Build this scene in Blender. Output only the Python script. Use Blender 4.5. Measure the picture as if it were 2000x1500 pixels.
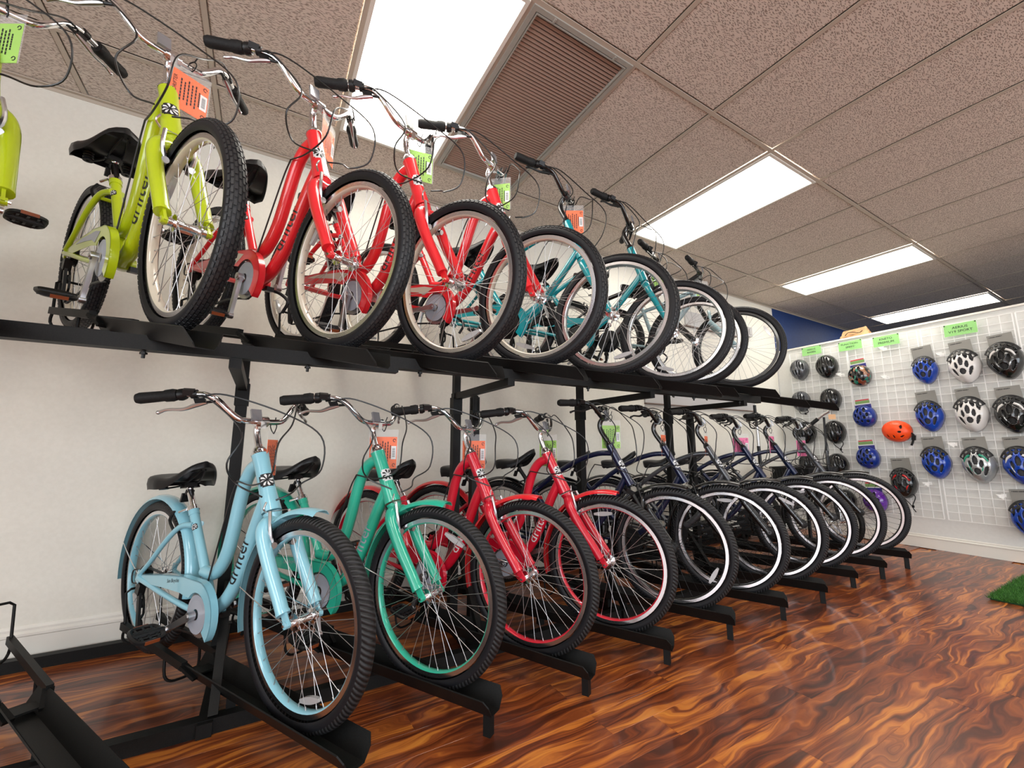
import bpy, math, random
import numpy as np
import bmesh
from mathutils import Vector, Matrix, Euler
random.seed(7)
S = bpy.context.scene
COL = S.collection
for o in list(bpy.data.objects): bpy.data.objects.remove(o)
R = math.radians
CAMZ = 0.98
CEIL = CAMZ + 1.891
WY = 2.924

# ---------------------------------------------------------------- camera
cam = bpy.data.cameras.new('camera'); cam.lens = 818.0/2000*36; cam.sensor_width = 36
cam.clip_start = 0.02; cam.clip_end = 60
co = bpy.data.objects.new('camera', cam); COL.objects.link(co)
yaw, pit = 1.03939576, 0.151081284
fw = Vector((math.cos(yaw)*math.cos(pit), math.sin(yaw)*math.cos(pit), math.sin(pit)))
rt = Vector((math.sin(yaw), -math.cos(yaw), 0)); up = rt.cross(fw)
m = Matrix((rt, up, -fw)).transposed().to_4x4(); m.translation = (0, 0, CAMZ)
co.matrix_world = m
S.camera = co
# ---------------------------------------------------------------- world, light, exposure
W = bpy.data.worlds.new('world'); S.world = W; W.use_nodes = True
W.node_tree.nodes['Background'].inputs[0].default_value = (0.80, 0.90, 1.0, 1)
W.node_tree.nodes['Background'].inputs[1].default_value = 0.6
LAMP = 9.5      # radiance of the fluorescent lenses
def area(name, loc, rot, sx, sy, power, color):
    l = bpy.data.lights.new(name, 'AREA'); l.shape = 'RECTANGLE'; l.size = sx; l.size_y = sy
    l.energy = power; l.color = color
    o = bpy.data.objects.new(name, l); COL.objects.link(o); o.location = loc; o.rotation_euler = rot
    return o
area('shop_window_daylight', (2.2, -5.30, 1.45), (R(-90), 0, R(180)), 6.6, 2.2, 210, (0.80, 0.90, 1.0))
area('added_side_fill', (-2.9, -1.6, 1.45), (R(90), 0, R(-90)), 4.2, 2.1, 120, (0.86, 0.93, 1.0))  # cool fill added at the near end to brighten the partition, no window there
S.view_settings.view_transform = 'Standard'; S.view_settings.look = 'None'
S.view_settings.gamma = 1; S.view_settings.use_curve_mapping = False
S.view_settings.exposure = 0.35

# ---------------------------------------------------------------- materials
def srgb(*c):
    return tuple(((x/255)/12.92 if x/255 <= .04045 else ((x/255+.055)/1.055)**2.4) for x in c) + (1,)
MATS = {}
def mat(name, col=None, rough=.5, metal=0, coat=0, emit=None, estr=0, alpha=1, trans=0, spec=.5, flake=0):
    if name in MATS: return MATS[name]
    M = bpy.data.materials.new(name); M.use_nodes = True
    b = M.node_tree.nodes['Principled BSDF']
    if col is not None: b.inputs['Base Color'].default_value = col
    b.inputs['Roughness'].default_value = rough; b.inputs['Metallic'].default_value = metal
    b.inputs['Coat Weight'].default_value = coat; b.inputs['Coat Roughness'].default_value = .06
    b.inputs['Specular IOR Level'].default_value = spec
    if trans: b.inputs['Transmission Weight'].default_value = trans
    if alpha < 1: b.inputs['Alpha'].default_value = alpha
    if emit: b.inputs['Emission Color'].default_value = emit; b.inputs['Emission Strength'].default_value = estr
    MATS[name] = M; return M
def nodes(M):
    nt = M.node_tree; b = nt.nodes['Principled BSDF']
    def N(t, **k):
        n = nt.nodes.new(t)
        for a, v in k.items():
            if a in ('inp',):
                for i, x in v.items(): n.inputs[i].default_value = x
            else: setattr(n, a, v)
        return n
    return nt, b, N, nt.links.new
def speckle(M, scale, c1, c2, dist=.0, bump=.0, detail=4):
    nt, b, N, L = nodes(M)
    tc = N('ShaderNodeTexCoord'); n = N('ShaderNodeTexNoise', inp={'Scale': scale, 'Detail': detail})
    L(tc.outputs['Object'], n.inputs['Vector'])
    r = N('ShaderNodeValToRGB'); r.color_ramp.elements[0].color = c1; r.color_ramp.elements[1].color = c2
    r.color_ramp.elements[0].position = .35; r.color_ramp.elements[1].position = .65
    L(n.outputs[0], r.inputs[0]); L(r.outputs[0], b.inputs['Base Color'])
    if bump:
        bp = N('ShaderNodeBump', inp={'Strength': bump, 'Distance': .002}); L(n.outputs[0], bp.inputs['Height']); L(bp.outputs[0], b.inputs['Normal'])
    return M
M_wall = speckle(mat('wall_paint', rough=.75), 60, (.73, .70, .62, 1), (.76, .73, .65, 1), bump=.15)
M_blue = speckle(mat('blue_wall_paint', rough=.6), 30, (.008, .035, .15, 1), (.010, .042, .17, 1))
M_trim = mat('trim_paint', (.80, .77, .70, 1), .4)
M_part = speckle(mat('partition_paint', rough=.6), 40, (.73, .73, .70, 1), (.76, .76, .73, 1))
M_black = speckle(mat('black_powder_coat', rough=.5, spec=.2), 300, (.0045, .0045, .0045, 1), (.008, .008, .0075, 1), bump=.1)
M_chrome = mat('polished_chrome', (.80, .80, .82, 1), .12, 1)
M_alu = mat('brushed_aluminium', (.62, .62, .63, 1), .3, 1)
M_rimside = mat('machined_rim', (.78, .78, .80, 1), .22, 1)
M_plast = mat('black_plastic', (.007, .007, .0075, 1), .4, spec=.35)
M_rub = speckle(mat('black_rubber_grip', rough=.65, spec=.3), 200, (.006, .006, .006, 1), (.012, .012, .012, 1), bump=.3)
M_saddle = speckle(mat('black_vinyl', rough=.38, spec=.35), 500, (.006, .006, .0065, 1), (.010, .010, .011, 1), bump=.1)
M_cable = mat('cable_housing', (.012, .012, .012, 1), .35)
M_spoke = mat('spoke_steel', (.5, .5, .5, 1), .42, 1)
M_spokeb = mat('black_spoke', (.05, .05, .05, 1), .3, 1)
M_refl = mat('clear_reflector', (.55, .55, .56, 1), .2, .2, coat=1, alpha=.8)
M_fref = mat('smoked_reflector', (.30, .30, .32, 1), .2, .3, coat=1, alpha=.75)
M_amber = mat('amber_reflector', (.22, .05, .015, 1), .3)
M_guardclear = mat('smoky_ring_plastic', (.35, .37, .42, 1), .3)
M_dark = mat('dark_steel', (.03, .03, .03, 1), .4, .8)
M_white = mat('white_enamel_wire', (.92, .92, .90, 1), .3)
M_clear = mat('clear_plastic_sleeve', (.95, .95, .95, 1), .18, alpha=.12, spec=.3)
M_ink = mat('black_ink', (.01, .01, .012, 1), .5)
M_green = mat('green_card', srgb(120, 215, 60), .5)
M_tgreen = mat('lime_tag_card', srgb(150, 205, 50), .5)
M_torange = mat('orange_tag_card', srgb(248, 104, 8), .55, spec=.2)
M_tpink = mat('pink_tag_card', srgb(238, 80, 150), .5)
M_label = mat('white_label', (.75, .75, .75, 1), .5)
M_grey = mat('grey_header_card', srgb(142, 140, 134), .55)
M_foam = speckle(mat('dark_foam', rough=.8), 80, (.02, .02, .02, 1), (.035, .035, .035, 1))
M_board = mat('grey_board', srgb(178, 176, 175), .5)
M_kraft = speckle(mat('kraft_paper', rough=.8), 12, srgb(150, 115, 80), srgb(190, 150, 105))
def paint(name, rgb, metal=.0):
    M = mat('paint_'+name, srgb(*rgb), .28, metal, coat=.8); return M
P_lime = paint('lime', (178, 196, 20)); P_red = paint('coral_red', (226, 34, 44)); P_crim = paint('crimson', (208, 20, 48))
P_sky = paint('sky_blue', (140, 198, 214)); P_mint = paint('mint', (42, 178, 148)); P_teal = paint('teal', (0, 140, 150))
P_navy = paint('navy', (14, 28, 62), .35); P_grey = paint('charcoal_grey', (78, 80, 84), .4); P_blk = paint('gloss_black', (10, 10, 11))
P_ice = paint('ice_grey', (150, 178, 182)); P_cream = paint('cream_rim', (205, 196, 178)); P_silver = mat('silver_rim', (.6, .6, .6, 1), .28, 1)

def tyre_mat(name, sx, sy, mode):
    M = mat(name, (.007, .007, .0075, 1), .55, spec=.35)
    nt, b, N, L = nodes(M)
    uv = N('ShaderNodeUVMap'); 
    if mode == 'brick':
        t = N('ShaderNodeTexBrick', inp={'Scale': 1.0, 'Mortar Size': .14, 'Brick Width': .5, 'Row Height': .25})
        mp = N('ShaderNodeMapping', inp={'Scale': (sx, sy, 1)}); L(uv.outputs[0], mp.inputs[0]); L(mp.outputs[0], t.inputs[0])
        out = t.outputs['Fac']; inv = -1
    else:
        t = N('ShaderNodeTexWave', bands_direction='DIAGONAL', inp={'Scale': 1.0, 'Distortion': .6, 'Detail': 0, 'Detail Scale': 2.0})
        mp = N('ShaderNodeMapping', inp={'Scale': (sx, sy, 1)}); L(uv.outputs[0], mp.inputs[0]); L(mp.outputs[0], t.inputs[0])
        out = t.outputs['Fac']; inv = 1
    bp = N('ShaderNodeBump', inp={'Strength': 1.0, 'Distance': .0028 * inv}); L(out, bp.inputs['Height']); L(bp.outputs[0], b.inputs['Normal'])
    mx = N('ShaderNodeMix'); mx.data_type = 'RGBA'; L(out, mx.inputs[0]); cc = [(.026, .026, .027, 1), (.002, .002, .002, 1)][::inv * -1]
    mx.inputs[6].default_value, mx.inputs[7].default_value = cc; L(mx.outputs[2], b.inputs['Base Color'])
    return M
M_tyrew = tyre_mat('herringbone_tread_tyre', 78, 1.6, 'wave')
M_tread = mat('tread_rubber', (.014, .014, .015, 1), .5, spec=.4)
M_tyreside = mat('tyre_sidewall', (.007, .007, .009, 1), .5, spec=.3)

def wood_mat():
    M = mat('acacia_wood', rough=.30, coat=.15); nt, b, N, L = nodes(M)
    tc = N('ShaderNodeTexCoord'); oi = N('ShaderNodeObjectInfo')
    sc = N('ShaderNodeVectorMath', operation='SCALE', inp={'Scale': 60.0}); cmb = N('ShaderNodeCombineXYZ')
    L(oi.outputs['Random'], cmb.inputs[0]); L(oi.outputs['Random'], cmb.inputs[1]); cmb.inputs[2].default_value = .3
    L(cmb.outputs[0], sc.inputs[0])
    ad = N('ShaderNodeVectorMath', operation='ADD'); L(tc.outputs['Object'], ad.inputs[0]); L(sc.outputs[0], ad.inputs[1])
    m1 = N('ShaderNodeMapping', inp={'Scale': (1.0, 3.2, 1)}); L(ad.outputs[0], m1.inputs[0])
    w = N('ShaderNodeTexNoise', inp={'Scale': 2.4, 'Detail': 2}); L(m1.outputs[0], w.inputs['Vector'])
    wm = N('ShaderNodeMath', operation='MULTIPLY_ADD', inp={1: .20, 2: -.10}); L(w.outputs[0], wm.inputs[0])
    wc = N('ShaderNodeCombineXYZ'); L(wm.outputs[0], wc.inputs[1])
    wp = N('ShaderNodeVectorMath', operation='ADD'); L(ad.outputs[0], wp.inputs[0]); L(wc.outputs[0], wp.inputs[1])
    m2 = N('ShaderNodeMapping', inp={'Scale': (1.0, 22, 1)}); L(wp.outputs[0], m2.inputs[0])
    f = N('ShaderNodeTexNoise', inp={'Scale': 2.2, 'Detail': 5, 'Distortion': .5, 'Roughness': .55}); L(m2.outputs[0], f.inputs['Vector'])
    m3 = N('ShaderNodeMapping', inp={'Scale': (.8, 7.5, 1), 'Location': (9, 3, 0)}); L(wp.outputs[0], m3.inputs[0])
    g = N('ShaderNodeTexNoise', inp={'Scale': 2.0, 'Detail': 2, 'Distortion': .4}); L(m3.outputs[0], g.inputs['Vector'])
    a1 = N('ShaderNodeMath', operation='MULTIPLY', inp={1: .78}); L(f.outputs[0], a1.inputs[0])
    a2 = N('ShaderNodeMath', operation='MULTIPLY_ADD', inp={1: .50}); L(g.outputs[0], a2.inputs[0]); L(a1.outputs[0], a2.inputs[2])
    a3 = N('ShaderNodeMath', operation='MULTIPLY_ADD', inp={1: .10}); L(oi.outputs['Random'], a3.inputs[0]); L(a2.outputs[0], a3.inputs[2])
    r = N('ShaderNodeValToRGB'); e = r.color_ramp.elements
    sh = N('ShaderNodeMapRange', inp={1: .50, 2: .93}); L(a3.outputs[0], sh.inputs[0])
    e[0].position = 0; e[0].color = srgb(60, 27, 13); e[1].position = 1.0; e[1].color = srgb(208, 135, 56)
    for p, c in ((.22, (86, 38, 18)), (.44, (126, 62, 29)), (.58, (150, 80, 36)), (.74, (190, 112, 46))):
        x = e.new(p); x.color = srgb(*c)
    L(sh.outputs[0], r.inputs[0]); L(r.outputs[0], b.inputs['Base Color'])
    bp = N('ShaderNodeBump', inp={'Strength': .12, 'Distance': .001}); L(f.outputs[0], bp.inputs['Height']); L(bp.outputs[0], b.inputs['Normal'])
    return M
M_wood = wood_mat()
def tile_mat():
    M = mat('fissured_ceiling_tile', rough=.9); nt, b, N, L = nodes(M)
    tc = N('ShaderNodeTexCoord'); oi = N('ShaderNodeObjectInfo')
    cmb = N('ShaderNodeCombineXYZ'); L(oi.outputs['Random'], cmb.inputs[0]); L(oi.outputs['Random'], cmb.inputs[1])
    sc = N('ShaderNodeVectorMath', operation='SCALE', inp={'Scale': 37.0}); L(cmb.outputs[0], sc.inputs[0])
    ad = N('ShaderNodeVectorMath', operation='ADD'); L(tc.outputs['Object'], ad.inputs[0]); L(sc.outputs[0], ad.inputs[1])
    wn = N('ShaderNodeTexNoise', inp={'Scale': 9, 'Detail': 2}); L(ad.outputs[0], wn.inputs['Vector'])
    ws = N('ShaderNodeVectorMath', operation='SCALE', inp={'Scale': .045}); L(wn.outputs['Color'], ws.inputs[0])
    a2 = N('ShaderNodeVectorMath', operation='ADD'); L(ad.outputs[0], a2.inputs[0]); L(ws.outputs[0], a2.inputs[1])
    outs = []
    for k, (rot, s) in enumerate(((.45, (34, 150, 1)), (-.5, (38, 165, 1)), (1.3, (48, 170, 1)))):
        mp = N('ShaderNodeMapping', inp={'Rotation': (0, 0, rot), 'Scale': s, 'Location': (k*3.3, k*1.7, 0)}); L(a2.outputs[0], mp.inputs[0])
        v = N('ShaderNodeTexVoronoi', inp={'Scale': 1.0, 'Randomness': 1}); v.voronoi_dimensions = '2D'; L(mp.outputs[0], v.inputs['Vector'])
        cr = N('ShaderNodeMapRange', inp={1: .17, 2: .27}); L(v.outputs['Distance'], cr.inputs[0])
        # keep only part of the cells
        lt = N('ShaderNodeSeparateColor'); L(v.outputs['Color'], lt.inputs[0])
        gt = N('ShaderNodeMath', operation='GREATER_THAN', inp={1: .52}); L(lt.outputs[0], gt.inputs[0])
        mx = N('ShaderNodeMath', operation='MAXIMUM'); L(cr.outputs[0], mx.inputs[0]); L(gt.outputs[0], mx.inputs[1]); outs.append(mx)
    q = N('ShaderNodeMath', operation='MINIMUM'); L(outs[0].outputs[0], q.inputs[0]); L(outs[1].outputs[0], q.inputs[1])
    q2 = N('ShaderNodeMath', operation='MINIMUM'); L(q.outputs[0], q2.inputs[0]); L(outs[2].outputs[0], q2.inputs[1])
    r = N('ShaderNodeMix'); r.data_type = 'RGBA'; L(q2.outputs[0], r.inputs[0])
    r.inputs[6].default_value = (.30, .235, .19, 1); r.inputs[7].default_value = (.66, .575, .50, 1)
    L(r.outputs[2], b.inputs['Base Color'])
    bp = N('ShaderNodeBump', inp={'Strength': .6, 'Distance': .002}); L(q2.outputs[0], bp.inputs['Height']); L(bp.outputs[0], b.inputs['Normal'])
    return M
M_tile = tile_mat()
M_tbar = mat('ceiling_grid_paint', (.50, .43, .35, 1), .5)
M_louv = mat('dusty_louver', (.34, .235, .185, 1), .7)
M_vframe = mat('grille_frame_metal', (.36, .35, .31, 1), .45)
def lens_mat():
    M = mat('lit_prismatic_lens', (.9, .9, .88, 1), .4); nt, b, N, L = nodes(M)
    tc = N('ShaderNodeTexCoord'); sx = N('ShaderNodeSeparateXYZ'); L(tc.outputs['Object'], sx.inputs[0])
    m_ = N('ShaderNodeMath', operation='MULTIPLY', inp={1: 2*math.pi/.27}); L(sx.outputs[0], m_.inputs[0])
    c = N('ShaderNodeMath', operation='COSINE'); L(m_.outputs[0], c.inputs[0])
    n = N('ShaderNodeMath', operation='MULTIPLY_ADD', inp={1: -LAMP*.25, 2: LAMP}); L(c.outputs[0], n.inputs[0])
    b.inputs['Emission Color'].default_value = (1.0, .955, .86, 1); L(n.outputs[0], b.inputs['Emission Strength'])
    return M
M_lens = lens_mat()

# ---------------------------------------------------------------- mesh helpers
class MB:
    def __init__(s): s.v = []; s.f = []; s.m = []; s.uv = None
    def add(s, V, F, mi=0):
        k = len(s.v); s.v += [tuple(map(float, p)) for p in V]; s.f += [tuple(i+k for i in f) for f in F]; s.m += [mi]*len(F)
    def box(s, c, d, mi=0, rot=None, bev=0):
        hx, hy, hz = d[0]/2, d[1]/2, d[2]/2
        V = [Vector((x*hx, y*hy, z*hz)) for x in (-1, 1) for y in (-1, 1) for z in (-1, 1)]
        if rot is not None:
            rm = rot if isinstance(rot, Matrix) else Euler(rot).to_matrix()
            V = [rm @ p for p in V]
        V = [p+Vector(c) for p in V]
        s.add(V, [(0, 1, 3, 2), (4, 6, 7, 5), (0, 4, 5, 1), (2, 3, 7, 6), (0, 2, 6, 4), (1, 5, 7, 3)], mi)
    def beam(s, a, b, w, h, mi=0, upv=(0, 0, 1)):
        a = Vector(a); b = Vector(b); d = b-a; L = d.length; x = d.normalized()
        y = Vector(upv).cross(x); 
        if y.length < 1e-4: y = Vector((0, 1, 0))
        y.normalize(); z = x.cross(y)
        s.box((a+b)/2, (L, w, h), mi, Matrix((x, y, z)).transposed())
    def tube(s, P, r, n=8, mi=0, cap=True, closed=False, flat=None):
        P = [Vector(p) for p in P]; N = len(P); rr = list(r) if hasattr(r, '__len__') else [r]*N
        T = []
        for i in range(N):
            if closed: t = P[(i+1) % N]-P[i-1]
            else: t = P[min(i+1, N-1)]-P[max(i-1, 0)]
            T.append(t.normalized())
        ref = Vector((0, 0, 1)) if abs(T[0].z) < .9 else Vector((1, 0, 0))
        u = (ref-T[0]*ref.dot(T[0])).normalized(); V = []
        for i in range(N):
            u = (u-T[i]*u.dot(T[i])).normalized(); w = T[i].cross(u)
            for k in range(n):
                a = 2*math.pi*k/n; V.append(P[i]+(u*math.cos(a)+w*math.sin(a))*rr[i])
        F = [(i*n+k, i*n+(k+1) % n, (i+1)*n+(k+1) % n, (i+1)*n+k) for i in range(N-1) for k in range(n)]
        if closed: F += [((N-1)*n+k, (N-1)*n+(k+1) % n, (k+1) % n, k) for k in range(n)]
        elif cap: F += [tuple(range(n-1, -1, -1)), tuple((N-1)*n+k for k in range(n))]
        s.add(V, F, mi)
    def lathe(s, prof, n=64, c=(0, 0, 0), mi=0, axis='y', closed=False):
        """prof: list of (radius, offset along axis)"""
        V = []; K = len(prof)
        for i in range(n):
            a = 2*math.pi*i/n; ca, sa = math.cos(a), math.sin(a)
            for r, y in prof:
                p = {'y': (r*ca, y, r*sa), 'z': (r*ca, r*sa, y), 'x': (y, r*ca, r*sa)}[axis]
                V.append((p[0]+c[0], p[1]+c[1], p[2]+c[2]))
        mis = mi if hasattr(mi, '__len__') else None
        for j in range(K if closed else K-1):
            F = [(i*K+j, i*K+(j+1) % K, ((i+1) % n)*K+(j+1) % K, ((i+1) % n)*K+j) for i in range(n)]
            if j == 0: base = len(s.v); s.add(V, F, mis[j] if mis else mi)
            else:
                s.f += [tuple(x+base for x in f) for f in F]; s.m += [mis[j] if mis else mi]*len(F)
    def cyl(s, a, b, r, n=12, mi=0, r2=None): s.tube([a, b], [r, r if r2 is None else r2], n, mi)
    def sph(s, c, r, n=10, mi=0):
        rx, ry, rz = r if hasattr(r, '__len__') else (r, r, r); V = []; h = n//2+1
        for i in range(h+1):
            p = math.pi*i/h
            for k in range(n):
                a = 2*math.pi*k/n; V.append((c[0]+rx*math.sin(p)*math.cos(a), c[1]+ry*math.sin(p)*math.sin(a), c[2]+rz*math.cos(p)))
        s.add(V, [(i*n+k, (i+1)*n+k, (i+1)*n+(k+1) % n, i*n+(k+1) % n) for i in range(h) for k in range(n)], mi)
    def prism(s, pts, y0, y1, mi=0):
        """pts: polygon in (x,z) extruded along y"""
        n = len(pts); V = [(p[0], y0, p[1]) for p in pts]+[(p[0], y1, p[1]) for p in pts]
        s.add(V, [tuple(range(n)), tuple(range(2*n-1, n-1, -1))]+[(i, i+n, (i+1) % n+n, (i+1) % n) for i in range(n)], mi)
    def strip(s, A, B, y0, y1, mi=0):
        """band between polylines A and B in (x,z), extruded along y"""
        n = len(A)
        V = [(p[0], y, p[1]) for y in (y0, y1) for L_ in (A, B) for p in L_]
        F = []
        for i in range(n-1):
            F += [(i, i+1, n+i+1, n+i), (2*n+i, 3*n+i, 3*n+i+1, 2*n+i+1), (i, 2*n+i, 2*n+i+1, i+1), (n+i, n+i+1, 3*n+i+1, 3*n+i)]
        F += [(0, n, 3*n, 2*n), (n-1, 3*n-1, 4*n-1, 2*n-1)]
        s.add(V, F, mi)
    def mesh(s, name, smooth=True, ang=40):
        me = bpy.data.meshes.new(name); me.from_pydata(s.v, [], s.f); nm = max(s.m)+1 if s.m else 1
        for _ in range(nm): me.materials.append(None)
        me.polygons.foreach_set('material_index', s.m)
        me.update()
        if smooth:
            me.polygons.foreach_set('use_smooth', [True]*len(s.f))
            me.set_sharp_from_angle(angle=R(ang))
        return me
def cr(P, k=5):
    """Catmull-Rom through points of any dimension"""
    P = [np.array(p, float) for p in P]; Q = [2*P[0]-P[1]]+P+[2*P[-1]-P[-2]]; out = []
    for i in range(1, len(Q)-2):
        for j in range(k):
            t = j/k; a, b, c, d = Q[i-1], Q[i], Q[i+1], Q[i+2]
            out.append(.5*((2*b)+(-a+c)*t+(2*a-5*b+4*c-d)*t*t+(-a+3*b-3*c+d)*t**3))
    out.append(P[-1]); return out
def use(name, me, mats, parent=None, **k):
    o = bpy.data.objects.new(name, me); COL.objects.link(o)
    if not hasattr(mats, '__len__'): mats = [mats]
    for i, s_ in enumerate(o.material_slots):
        s_.link = 'OBJECT'; s_.material = mats[min(i, len(mats)-1)]
    if parent: o.parent = parent
    for a, v in k.items():
        if a in ('location', 'rotation_euler', 'scale'): setattr(o, a, v)
        else: o[a] = v
    return o
def empty(name, label, cat, group=None, mw=None):
    o = bpy.data.objects.new(name, None); COL.objects.link(o); o.empty_display_size = .05
    o['label'] = label; o['category'] = cat
    if group: o['group'] = group
    if mw is not None: o.matrix_world = mw
    return o
def tag(o, label, cat, group=None):
    o['label'] = label; o['category'] = cat
    if group: o['group'] = group
    return o
def struct(name, me, mats, parent=None): 
    o = use(name, me, mats, parent)
    if not parent: o['kind'] = 'structure'
    return o
_txt = {}
def text2d(s_, size=1.0, bold=0.0, shear=0):
    key = (s_, bold, shear)
    if key not in _txt:
        c = bpy.data.curves.new('t', 'FONT'); c.body = s_; c.size = 1; c.align_x = 'CENTER'; c.align_y = 'CENTER'; c.offset = bold; c.shear = shear
        c.resolution_u = 2
        o = bpy.data.objects.new('t', c); COL.objects.link(o); dg = bpy.context.evaluated_depsgraph_get(); dg.update()
        me = o.evaluated_get(dg).to_mesh()
        V = [(v.co.x, v.co.y) for v in me.vertices]; F = [tuple(p.vertices) for p in me.polygons]
        o.evaluated_get(dg).to_mesh_clear(); bpy.data.objects.remove(o); bpy.data.curves.remove(c)
        _txt[key] = (V, F)
    V, F = _txt[key]; return [(x*size, y*size) for x, y in V], F

# ================================================================ ROOM
XA, XB, YB = -3.0, 12.6, -5.5
m = MB(); m.box(((XA+XB)/2, (WY+YB)/2, -.06), (XB-XA, WY-YB, .104)); floor = struct('floor', m.mesh('floor', False), M_wood)
# planks
PW, PL = .122, 1.22
me_pl = MB(); b_ = .0007
def plank_mesh(l):
    m = MB(); w = PW/2; h = l/2; z0 = -.010
    V = [(-h, -w, z0), (h, -w, z0), (h, w, z0), (-h, w, z0), (-h, -w, -b_), (h, -w, -b_), (h, w, -b_), (-h, w, -b_),
         (-h+b_, -w+b_, 0), (h-b_, -w+b_, 0), (h-b_, w-b_, 0), (-h+b_, w-b_, 0)]
    m.add(V, [(8, 9, 10, 11)]+[(i, (i+1) % 4, (i+1) % 4+4, i+4) for i in range(4)]+[(i+4, (i+1) % 4+4, (i+1) % 4+8, i+8) for i in range(4)])
    return m.mesh('plank', False)
plank_me = plank_mesh(PL)
row = 0; y = WY-PW/2
rs = random.Random(3)
while y > -.35:
    off = rs.random()*PL; x = -1.9+off-PL
    while x < 6.2:
        xc = x+PL/2
        if xc+PL/2 > -1.6 and xc-PL/2 < 5.75 and not (y < 1.0 and xc+PL/2 < .3):
            if xc+PL/2 <= 6.6: use('plank', plank_me, M_wood, floor, location=(xc, y, 0))
        x += PL
    y -= PW; row += 1
m = MB(); m.box(((6.1+XB)/2, (WY+YB)/2, .001), (XB-6.1, WY-YB-.02, .012)); struct('added_bounce_floor', m.mesh('f', False), mat('blue_grey_bounce', (.07, .08, .10, 1), .9))  # unseen slab added to cool the bounce light on the far ceiling
# left wall: white part, then the blue part above and beyond the partition
m = MB(); m.box(((XA+5.80)/2, WY+.05, CEIL/2), (5.80-XA, .1, CEIL)); struct('wall_left', m.mesh('w', False), M_wall)
m = MB(); m.box(((5.80+XB)/2, WY+.05, CEIL/2), (XB-5.80, .1, CEIL)); struct('wall_left_far', m.mesh('w', False), M_blue)
m = MB(); m.box((XB+.05, (WY+YB)/2, CEIL/2), (.1, WY-YB, CEIL)); struct('wall_end', m.mesh('w', False), M_blue)
m = MB(); m.box((XA-.05, (WY+YB)/2, CEIL/2), (.1, WY-YB, CEIL)); struct('wall_near', m.mesh('w', False), M_wall)
m = MB(); m.box(((XA+XB)/2, YB-.05, CEIL/2), (XB-XA, .1, CEIL)); struct('wall_back', m.mesh('w', False), M_wall)
# baseboard on the left wall
def baseboard(L):
    prof = [(0, 0), (-.014, 0), (-.014, .125), (-.019, .130), (-.019, .140), (-.010, .150), (-.012, .160), (-.004, .172), (0, .172)]
    V = [(x, p[0], p[1]) for x in (0, L) for p in prof]; n = len(prof)
    m = MB(); m.add(V, [(i, i+1, n+i+1, n+i) for i in range(n-1)]+[tuple(range(n-1, -1, -1)), tuple(range(n, 2*n))]); return m.mesh('bb', True, 30)
o = struct('baseboard_left', baseboard(5.80-XA-.12), M_trim); o.location = (XA, WY, 0)

# partition (helmet wall) in its own frame: origin on the floor, +x along the wall to the right, +z up, -y to the viewer
PO = Vector((5.7539, 1.8572, 0)); wd = Vector((-.0471, -.9989, 0)).normalized(); nd = Vector((-wd.y*-1*-1, 0, 0))
nout = Vector((wd.y, -wd.x, 0))           # towards the shop
PM = Matrix((wd, -nout, Vector((0, 0, 1)))).transposed().to_4x4(); PM.translation = PO
PTOP = 2.225
part_ = MB(); part_.box((( -1.12+3.6)/2, .06, PTOP/2), (3.6+1.12, .12, PTOP)); wr = struct('wall_right', part_.mesh('p', False), M_part); wr.matrix_world = PM
m = MB(); m.box((1.27, .055, PTOP+.009), (4.66, .15, .018)); o = use('cap_board', m.mesh('c', False), M_trim, wr)
o = struct('baseboard_right', baseboard(4.6), M_trim); o.matrix_world = PM @ Matrix.Translation((-1.04, 0, 0)) @ Matrix.Diagonal((1, 1, .76, 1))

# ceiling
m = MB(); m.box(((XA+XB)/2, (WY+YB)/2, CEIL+.10), (XB-XA+.2, WY-YB+.2, .1)); ceil = struct('ceiling', m.mesh('c', False), M_tile)
TX, TY = .6096, 1.2192; X0 = 1.461; Y0 = WY-.444
tw = .0115
def tile_mesh(w, l):
    m = MB(); a, c = w/2-tw-.001, l/2-tw-.001; r_ = .006
    V = [(-a, -c, .012), (a, -c, .012), (a, c, .012), (-a, c, .012), (-a, -c, .004), (a, -c, .004), (a, c, .004), (-a, c, .004),
         (-a+r_, -c+r_, 0), (a-r_, -c+r_, 0), (a-r_, c-r_, 0), (-a+r_, c-r_, 0)]
    m.add(V, [(3, 2, 1, 0)[::-1], (11, 10, 9, 8)]+[(i, i+4, (i+1) % 4+4, (i+1) % 4) for i in range(4)]+[(i+4, i+8, (i+1) % 4+8, (i+1) % 4+4) for i in range(4)])
    return m.mesh('ceiling_tile', False)
t_full = tile_mesh(TX, TY); t_edge = tile_mesh(TX, .444)
i0, i1 = -7, 17
lightrow = {(-2, 0), (2, 0), (6, 0), (10, 0), (0, 2), (4, 2), (-4, 2), (8, 2)}
for j in range(-1, 7):
    for i in range(i0, i1+1):
        xc = X0+(i+.5)*TX
        if xc > XB-.1: continue
        if j == -1: use('ceiling_tile', t_edge, M_tile, ceil, location=(xc, WY-.222, CEIL+.004)); continue
        if (i, j) in lightrow or (i, j) == (-1, 0): continue
        yc = Y0-(j+.5)*TY
        if yc < YB+.3: continue
        use('ceiling_tile', t_full, M_tile, ceil, location=(xc, yc, CEIL+.004))
m = MB(); m.box(((XA+XB)/2, 0, 0), (XB-XA, 2*tw, .004)); bar_x = m.mesh('grid_bar', False)
m = MB(); m.box((0, 0, 0), (2*tw, WY-YB, .003)); bar_y = m.mesh('grid_bar', False)
for j in range(0, 7): use('grid_bar', bar_x, M_tbar, ceil, location=(0, Y0-j*TY, CEIL+.001))
for i in range(i0, i1+1): use('grid_bar', bar_y, M_tbar, ceil, location=(X0+i*TX, (WY+YB)/2, CEIL+.0015))
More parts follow.
